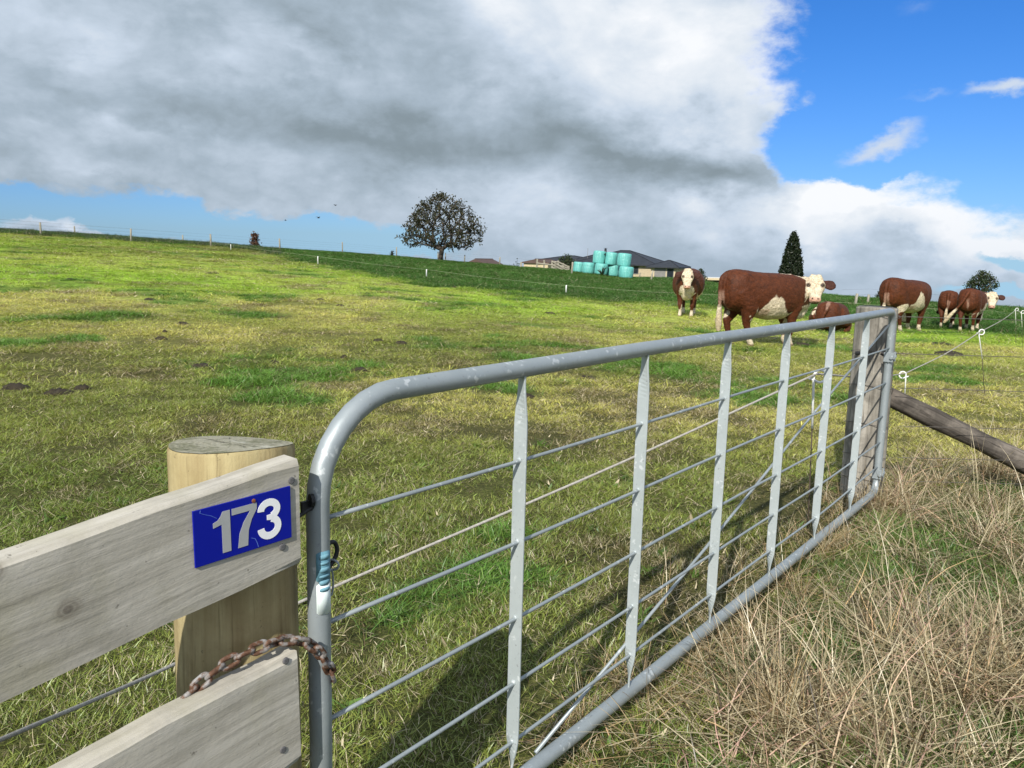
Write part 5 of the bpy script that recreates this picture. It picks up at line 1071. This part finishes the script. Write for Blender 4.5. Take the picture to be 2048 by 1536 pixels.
    section([(-1.09, .93), (-.40, 1.38), (-.44, 1.40), (-1.13, .95)], 1.7, 'windscreen', M_GLASS, k)
    for sx in (-.8, .8):
        for y in (-1.35, 1.3): MB().tube([(sx-.1, y, .32), (sx+.1, y, .32)], .32, 18).build('wheel', M_BLACKPL, k, True)
houses()

# ------------------------------------------------------------------ fences on the rise
def wire_fence(label, posts, wires, hgt, thick=.06, group=None, name='wire_fence', back=0, wr=.003, leanpx=0):
    base = []
    for px, pt, pb in posts:
        b = gp(px, pb, 160); rc = float(np.interp(math.atan2(b.x, b.y), AA, RC)); R = math.hypot(b.x, b.y)
        lim = rc-1+back if not back else rc+back
        if back or R > lim: k = lim/R; b = Vector((b.x*k, b.y*k, tz(b.x*k, b.y*k)))
        t_ = at(px, pt, b.y); base.append((b, max(.5, t_.z-b.z)))
    o0 = base[0][0]; t = thing(name, label, 'fence', o0, group)
    for i, (b, h) in enumerate(base):
        q = b-o0; r = random.Random(i+len(label)); tr = thick*r.uniform(.85, 1.15); lx = r.uniform(-.04, .04)+leanpx
        MB().tube([q+Vector((0, 0, -.3)), q+Vector((lx*.5, 0, h*.5)), q+Vector((lx, 0, h))], [tr*1.05, tr, tr*.95], 12).build('fence_post', M_FPOST, t, True)
    for f in wires:
        P = []
        for i, (b, h) in enumerate(base): P.append(b-o0+Vector((0, -thick, hgt*f)))
        e = P[0]+(P[0]-P[1])*1.0 if len(P) > 1 else P[0]; P = [e]+P
        MB().tube(P, wr, 5).build('wire', M_WIRE, t)
    return t
wire_fence('post and wire fence along the left skyline, running down past the bare tree', [(82, 445, 472), (262, 457, 484), (422, 468, 493), (560, 477, 500), (685, 484, 504), (793, 494, 510), (876, 503, 519), (891, 506, 520), (929, 510, 523), (999, 514, 531)], (.3, .5, .7, .9), 1.05, .065)
wire_fence('second fence just beyond the left skyline, only two post tops showing', [(150, 452, 467), (366, 470, 482)], (.6, .9), 1.1, .06, back=8)
wire_fence('wire fence with thin posts standing in front of the wrapped bales', [(1143, 524, 549), (1220, 532, 554), (1278, 545, 557), (1302, 541, 561)], (.5, .85), 1.0, .075, leanpx=.08)
wire_fence('wire fence with two pale posts on the dark grass behind the herd', [(1710, 587, 611), (1735, 589, 607), (1958, 612, 646)], (.55, .85), 1.0, .075, leanpx=.05)
def yards():
    b0 = gp(1104, 538); c0 = at(1104, 538, 84); t = thing('stock_yard', 'grey timber stock yard rails left of the wrapped bales', 'fence', c0)
    P = []
    for px, pt, pb in ((1042, 524, 534), (1074, 518, 536), (1088, 520, 538), (1104, 521, 540), (1116, 521, 541), (1126, 526, 542), (1137, 532, 543)):
        b = at(px, pb, 84); q = at(px, pt, 84); P.append((b-c0, q-c0)); MB().box(((b.x+q.x)/2-c0.x, 0, (b.z+q.z)/2-c0.z-.2), (.17, .17, q.z-b.z+.4)).build('yard_post', M_FPOST, t)
    for i in range(1, len(P)-1):
        for f in (.25, .55, .85) if i > 2 else (.55,):
            a, b = P[i][0].lerp(P[i][1], f), P[i+1][0].lerp(P[i+1][1], f); a.y = b.y = -.11
            MB().tube([a, b], [(.07, .03), (.07, .03)], 4).build('rail', M_FPOST, t)
    for dz_ in (0, .32, .64):
        a = at(1106, 524, 84)-c0; b = at(1134, 541, 84)-c0; MB().tube([a+Vector((0, -.2, -dz_)), b+Vector((0, -.2, -dz_*.6))], [(.06, .03), (.06, .03)], 4).build('ramp_rail', M_FPOST, t)
yards()

# ------------------------------------------------------------------ trees
def m_leaf(nm, cols):
    def fn(n):
        bl = n.new('ShaderNodeAttribute', attribute_name='bl').outputs['Color']; s = n.new('ShaderNodeSeparateColor', {0: bl})
        c = n.ramp(s.outputs[0], cols)
        d = n.new('ShaderNodeBsdfDiffuse', {'Color': c}).outputs[0]; t = n.new('ShaderNodeBsdfTranslucent', {'Color': c}).outputs[0]
        a = n.new('ShaderNodeMixShader', {0: 0.22, 1: d, 2: t}).outputs[0]; g = n.new('ShaderNodeBsdfGlossy', {'Roughness': 0.5}).outputs[0]
        return n.new('ShaderNodeMixShader', {0: 0.03, 1: a, 2: g}).outputs[0], None
    return material(nm, fn)
M_LEAF_BROWN = m_leaf('sparse_leaves', [(0.0, (0.018, 0.022, 0.010)), (0.45, (0.036, 0.042, 0.016)), (0.8, (0.060, 0.050, 0.022)), (1.0, (0.10, 0.065, 0.032))])
M_LEAF_DARK = m_leaf('conifer_leaves', [(0.0, (0.007, 0.014, 0.006)), (0.6, (0.016, 0.028, 0.010)), (1.0, (0.045, 0.050, 0.020))])
M_LEAF_GREEN = m_leaf('bush_leaves', [(0.0, (0.014, 0.028, 0.010)), (0.6, (0.032, 0.052, 0.018)), (1.0, (0.075, 0.085, 0.030))])
M_LEAF_RED = m_leaf('rust_leaves', [(0.0, (0.05, 0.025, 0.018)), (0.6, (0.11, 0.055, 0.032)), (1.0, (0.16, 0.09, 0.05))])
M_FLAX = m_leaf('flax_leaves', [(0.0, (0.01, 0.02, 0.01)), (1.0, (0.03, 0.05, 0.02))])
M_BARK = simple('bark', (0.075, 0.06, 0.045), (0.035, 0.03, 0.023), 9, 0.95, 0, 0.8, 0.03, (1, 1, .3))
def leaves(name, pts, size, mat, parent, seed, per=3, spread=.2, droop=0.0):
    r = np.random.default_rng(seed); pts = np.repeat(np.array([tuple(p) for p in pts]), per, 0); n = len(pts); c = pts+r.normal(0, spread, (n, 3))
    a = r.normal(size=(n, 3)); a[:, 2] -= droop; a /= np.linalg.norm(a, axis=1)[:, None]; b = np.cross(a, r.normal(size=(n, 3))); b /= np.linalg.norm(b, axis=1)[:, None]
    l = (size*r.uniform(.6, 1.3, n))[:, None]; wv_ = l*.42
    V = np.stack([c-a*l*.5, c+b*wv_*.5-a*l*.1, c+a*l*.5, c-b*wv_*.5-a*l*.1], 1).reshape(-1, 3); me = bpy.data.meshes.new(name)
    me.vertices.add(4*n); me.vertices.foreach_set('co', V.ravel()); me.loops.add(4*n); me.loops.foreach_set('vertex_index', np.arange(4*n, dtype=np.int32)); me.polygons.add(n); me.polygons.foreach_set('loop_start', (np.arange(n)*4).astype(np.int32)); me.update(calc_edges=True)
    at_ = me.attributes.new('bl', 'FLOAT_COLOR', 'POINT'); v = np.repeat(np.clip(r.normal(.45, .25, n), 0, 1), 4); at_.data.foreach_set('color', np.stack([v, v, v, np.ones(4*n)], 1).ravel())
    me.materials.append(mat); o = bpy.data.objects.new(name, me); COL.objects.link(o); o.parent = parent; return o
def tree(name, label, base, h, crown_pts, trunk_h, trunk_r, leafmat, leaf, per, spread, seed, lean=(0, 0), group=None, cat='tree'):
    """trunk and limbs reach for every point of the crown; leaves sit round the twig ends"""
    t = thing(name, label, cat, base, group); r = random.Random(seed)
    nodes = [Vector((0, 0, -.3))]; par = [-1]; cost = [0]
    for k in range(1, 6): nodes.append(Vector((lean[0]*k/5+r.uniform(-.03, .03)*h*.2, lean[1]*k/5, trunk_h*k/5))); par.append(k-1); cost.append(0)
    tips = sorted(crown_pts, key=lambda p: (p-nodes[5]).length); ends = []
    for p in tips:
        best, bi = 1e9, 5
        for i in range(3, len(nodes)):
            d = (nodes[i]-p).length
            if d > best: continue
            s = d+.35*cost[i]+(.5*max(0, nodes[i].z-p.z+.1) if i > 5 else 0)
            if s < best: best, bi = s, i
        a = nodes[bi]; d = p-a; n = max(1, int(d.length/(.09*h))); last = bi
        for k in range(1, n+1):
            q = a+d*(k/n); f = math.sin(math.pi*k/n)*.06*d.length; q = q+Vector((r.uniform(-f, f), r.uniform(-f, f), r.uniform(-f, f)*.6+(f*.5 if d.z < 0 else -f*.3)))
            nodes.append(q); par.append(last); cost.append(cost[last]+d.length/n); last = len(nodes)-1
        ends.append(last)
    rad_ = [0.0]*len(nodes); ch = {}
    for i, p in enumerate(par): ch.setdefault(p, []).append(i)
    for i in range(len(nodes)-1, -1, -1):
        c = ch.get(i, []); rad_[i] = (sum(rad_[k]**2.3 for k in c))**(1/2.3) if c else trunk_r*.05
    sc = trunk_r/max(rad_[5], 1e-6); rad_ = [max(trunk_r*.035, x*sc) for x in rad_]; rad_[0] = trunk_r*1.35; rad_[1] = trunk_r*1.2
    m_ = MB()
    for i in range(1, len(nodes)):
        a, b = nodes[par[i]], nodes[i]
        if (b-a).length > 1e-4: m_.tube([a, b+(b-a)*.05], [min(rad_[par[i]], rad_[i]*1.35), rad_[i]], 7 if rad_[i] > trunk_r*.15 else 4, cap=False)
    m_.build('trunk', M_BARK, t, True); leaves('crown', [nodes[i] for i in ends], leaf, leafmat, t, seed, per, spread)
    return t
def dome(n, rx, ry, z0, z1, seed, prof, fill=.25):
    r = random.Random(seed); out = []
    while len(out) < n:
        z = r.uniform(0, 1); a = r.uniform(0, 6.283); rr = prof(z)*(r.random()**fill); j = .80+.38*vnoise(math.cos(a)*1.7+9, math.sin(a)*1.7+z*3.1, seed)
        if r.random() < prof(z)+.1: out.append(Vector((rx*rr*j*math.cos(a), ry*rr*j*math.sin(a), z0+(z1-z0)*z)))
    return out
def trees():
    b = gp(880, 520); b = Vector((b.x, b.y, tz(b.x, b.y))); s = b.y/FPX
    H = 130*s; W_ = 88*s
    pr = lambda z: (.74+1.6*z if z < .16 else 1.0-.30*((z-.16)/.84)**1.0-.62*max(0, (z-.30)/.70)**3.0) if z < .98 else .12
    cp = dome(600, W_, W_*.9, H*.19, H*.99, 3, pr, .33)
    cp += [Vector((88*s*1.0, -.3, 66*s)), Vector((83*s, .2, 60*s)), Vector((76*s, 0, 57*s)), Vector((-86*s, .3, 44*s)), Vector((80*s, .4, 52*s))]
    tree('lone_tree', 'sparse dark round crowned tree standing alone on the skyline', b, H, cp, H*.17, .27, M_LEAF_BROWN, .33, 8, .20, 5, lean=(.15, 0))
    # narrow conifer
    Y = 112; top = at(1588, 463, Y); bz = top.z-125*Y/FPX; t = thing('cypress_tree', 'tall dark narrow cypress rising behind the biggest cow', 'tree', (top.x+.05, Y, bz)); H = top.z-bz; W_ = 24.5*Y/FPX
    r = random.Random(6); pts = []
    pf = lambda z: min(1, (1-z)**.62*1.18) if z > .12 else .75+2*z
    for k in range(4200):
        z = r.random(); a = r.uniform(0, 6.283); lob = .86+.22*vnoise(a*3.2, z*16, 4)+.10*(vnoise(a*9, z*40, 9)-.5)
        if r.random() < pf(z)+.05: rr = W_*pf(z)*lob*(1-.28*r.random()**2); pts.append(Vector((rr*math.cos(a), rr*math.sin(a), H*z)))
    leaves('crown', pts, .34, M_LEAF_DARK, t, 6, 5, .09); MB().tube([(0, 0, -.5), (0, 0, H*.5), (0, 0, H*.96)], [.28, .18, .03], 10).build('trunk', M_BARK, t, True)
    # the tree on the right
    Y = 100; c = at(1962, 600, Y); top = at(1960, 543, Y); s = Y/FPX; H = (600-541)*s; b = Vector((c.x-.2, Y, top.z-H))
    cp = [p+Vector((.5*s*10*(p.z/H-.5)*2, 0, 0)) for p in dome(210, 29*s, 26*s, H*.30, H, 8, lambda z: .55+1.6*z if z < .28 else 1.0-.75*((z-.28)/.72)**1.5, .35)]
    cp += [Vector((-31*s, 0, 22*s)), Vector((-28*s, .2, 20*s)), Vector((33*s, 0, 30*s))]
    tree('field_tree', 'small bushy dark green tree behind the cow at far right', b, H, cp, H*.30, .16, M_LEAF_GREEN, .30, 9, .17, 8)
    def bush(name, label, px, yt, yb, wpx, Y, mat, n, leaf, seed, cat='bush', hidden=1.2, pf=None):
        top = at(px, yt, Y); s = Y/FPX; H = (yb-yt)*s+hidden; b = Vector((top.x, Y, top.z-H)); tree(name, label, b, H, dome(n, wpx*s/2, wpx*s/2, H*.22, H, seed, pf or (lambda z: .75+.7*z if z < .35 else 1-.75*((z-.35)/.65)**2), .4), H*.2, .09, mat, leaf, 8, leaf*.5, seed, cat=cat)
    bush('garden_bush', 'round dark bush between the house and the carport', 1402, 539, 561, 28, 104, M_LEAF_GREEN, 90, .28, 12)
    bush('yard_tree', 'dark bushy tree between the garage and the leftmost bale', 1133, 510, 538, 34, 92, M_LEAF_GREEN, 120, .28, 13, 'tree', .8)
    bush('far_bush', 'tiny grey bush on the skyline left of the grazing cow', 1760, 584, 592, 15, 105, M_LEAF_GREEN, 40, .25, 15)
    bush('rusty_shrub', 'small reddish brown shrub on the left skyline', 509, 468, 494, 18, 79, M_LEAF_RED, 70, .24, 16, 'shrub', .1, lambda z: .9-.55*z)
    bush('narrow_shrub', 'thin dark shrub beside a skyline post left of the bare tree', 784, 502, 512, 5, 87, M_LEAF_DARK, 26, .16, 17, 'shrub', .2, lambda z: 1-.4*z)
    # flax in front of the bales, and seed stalks on the skyline
    for px, py, lab, sd in ((1204, 553, 'dark spiky flax plant in front of the middle bottom bale', 21), (1228, 554, 'smaller dark flax plant beside the leaning post at the bales', 22)):
        b = gp(px, py); r = random.Random(sd); m_ = MB()
        for k in range(16):
            a = r.uniform(0, 6.283); h = r.uniform(.55, 1.05); o_ = r.uniform(.15, .6); m_.tube([(0, 0, 0), (math.cos(a)*o_*.4, math.sin(a)*o_*.4, h*.7), (math.cos(a)*o_, math.sin(a)*o_, h)], [(.03, .01), (.035, .01), (.004, .004)], 4)
        o = m_.build('flax_plant', M_DARKMETAL if False else M_SOILG, None, True, loc=b); tag(o, lab, 'plant')
    b = gp(1034, 531); m_ = MB(); r = random.Random(3)
    for dx, h in ((0, .85), (-.12, .5), (.25, .3), (-.35, .25), (.1, .35)): m_.tube([(dx*.5, 0, -.1), (dx*.8, 0, h*.6), (dx, 0, h)], .016, 5).tube([(dx, 0, h-.02), (dx, 0, h+.05)], [.08, .05], 6)
    tag(m_.build('seed_stalks', M_SOILG, None, True, loc=b), 'thin dark seed stalks on the skyline left of the stock yard', 'plant')
M_SOILG = simple('dark_leaf', (0.02, 0.032, 0.014), (0.01, 0.018, 0.008), 5, 0.7)
trees()

# ------------------------------------------------------------------ birds, dung and molehills
def birds():
    for px, py, Y, lab, a, sp in ((637, 436, 62, 'dark bird flying nearest, left of the bare tree', 40, .34), (671, 411, 80, 'dark bird flying highest over the left skyline', -20, .30), (571, 441, 95, 'dark bird flying farthest left, a tiny speck', 10, .30)):
        c = at(px, py, Y); t = thing('bird', lab, 'bird', c, None, rad(a)); t['group'] = 'birds in flight'
        m_ = MB(); m_.tube([(-.11, 0, 0), (-.06, 0, .005), (0, 0, .01), (.07, 0, .012), (.10, 0, .018), (.13, 0, .015)], [.006, .022, .034, .026, .02, .004], 10)
        m_.tube([(-.09, 0, 0), (-.17, 0, 0)], [(.008, .012), (.005, .04)], 6)
        for s in (-1, 1):
            P = [(.02, 0, .02), (.045, s*.10, .07), (.02, s*.22, .10), (-.05, s*sp, .07)]; Q = [(-.045, 0, .015), (-.04, s*.10, .06), (-.05, s*.22, .09), (-.08, s*sp, .07)]; th = .006
            vs = [Vector(p)+Vector((0, 0, th)) for p in P]+[Vector(p)+Vector((0, 0, th)) for p in Q]+[Vector(p) for p in P]+[Vector(p) for p in Q]
            m_.add(vs, [(i, i+1, 5+i, 4+i) for i in range(3)]+[(8+i, 12+i, 13+i, 9+i) for i in range(3)]+[(i, 8+i, 9+i, i+1) for i in range(3)]+[(4+i, 5+i, 13+i, 12+i) for i in range(3)]+[(3, 11, 15, 7)])
        m_.build('plumage', M_BLACKPL, t, True)
birds()
def dung():
    L = DUNG
    for i, (px, py, wpx, lab) in enumerate(L):
        b = gp(px, py); s = math.hypot(b.x, b.y)/FPX; W_ = wpx*s*.55; r = random.Random(i); seg = 22; hh = min(.055, .03+.09*W_) ; vs = []
        for q, h in ((1.0, -.02), (.86, hh*.35), (.62, hh*.75), (.34, hh*1.0)):
            for k in range(seg): a = 6.2832*k/seg; e = .72+.55*vnoise(math.cos(a)*2.3+i*5, math.sin(a)*2.3+q*2, i); vs.append((W_*q*e*math.cos(a), W_*.8*q*e*math.sin(a), h*(.7+.6*vnoise(k*.8, q*9, i+3))))
        vs.append((0, 0, hh*.95)); m_ = MB().add(vs, [(j*seg+k, j*seg+(k+1) % seg, (j+1)*seg+(k+1) % seg, (j+1)*seg+k) for j in range(3) for k in range(seg)]+[(3*seg+k, 3*seg+(k+1) % seg, 4*seg) for k in range(seg)])
        o = m_.build('dung_heap', M_SOIL, None, True, loc=b); tag(o, lab or 'small dark lump of dung or soil in the short pasture', 'dung', 'dung and molehills in the pasture')
dung()
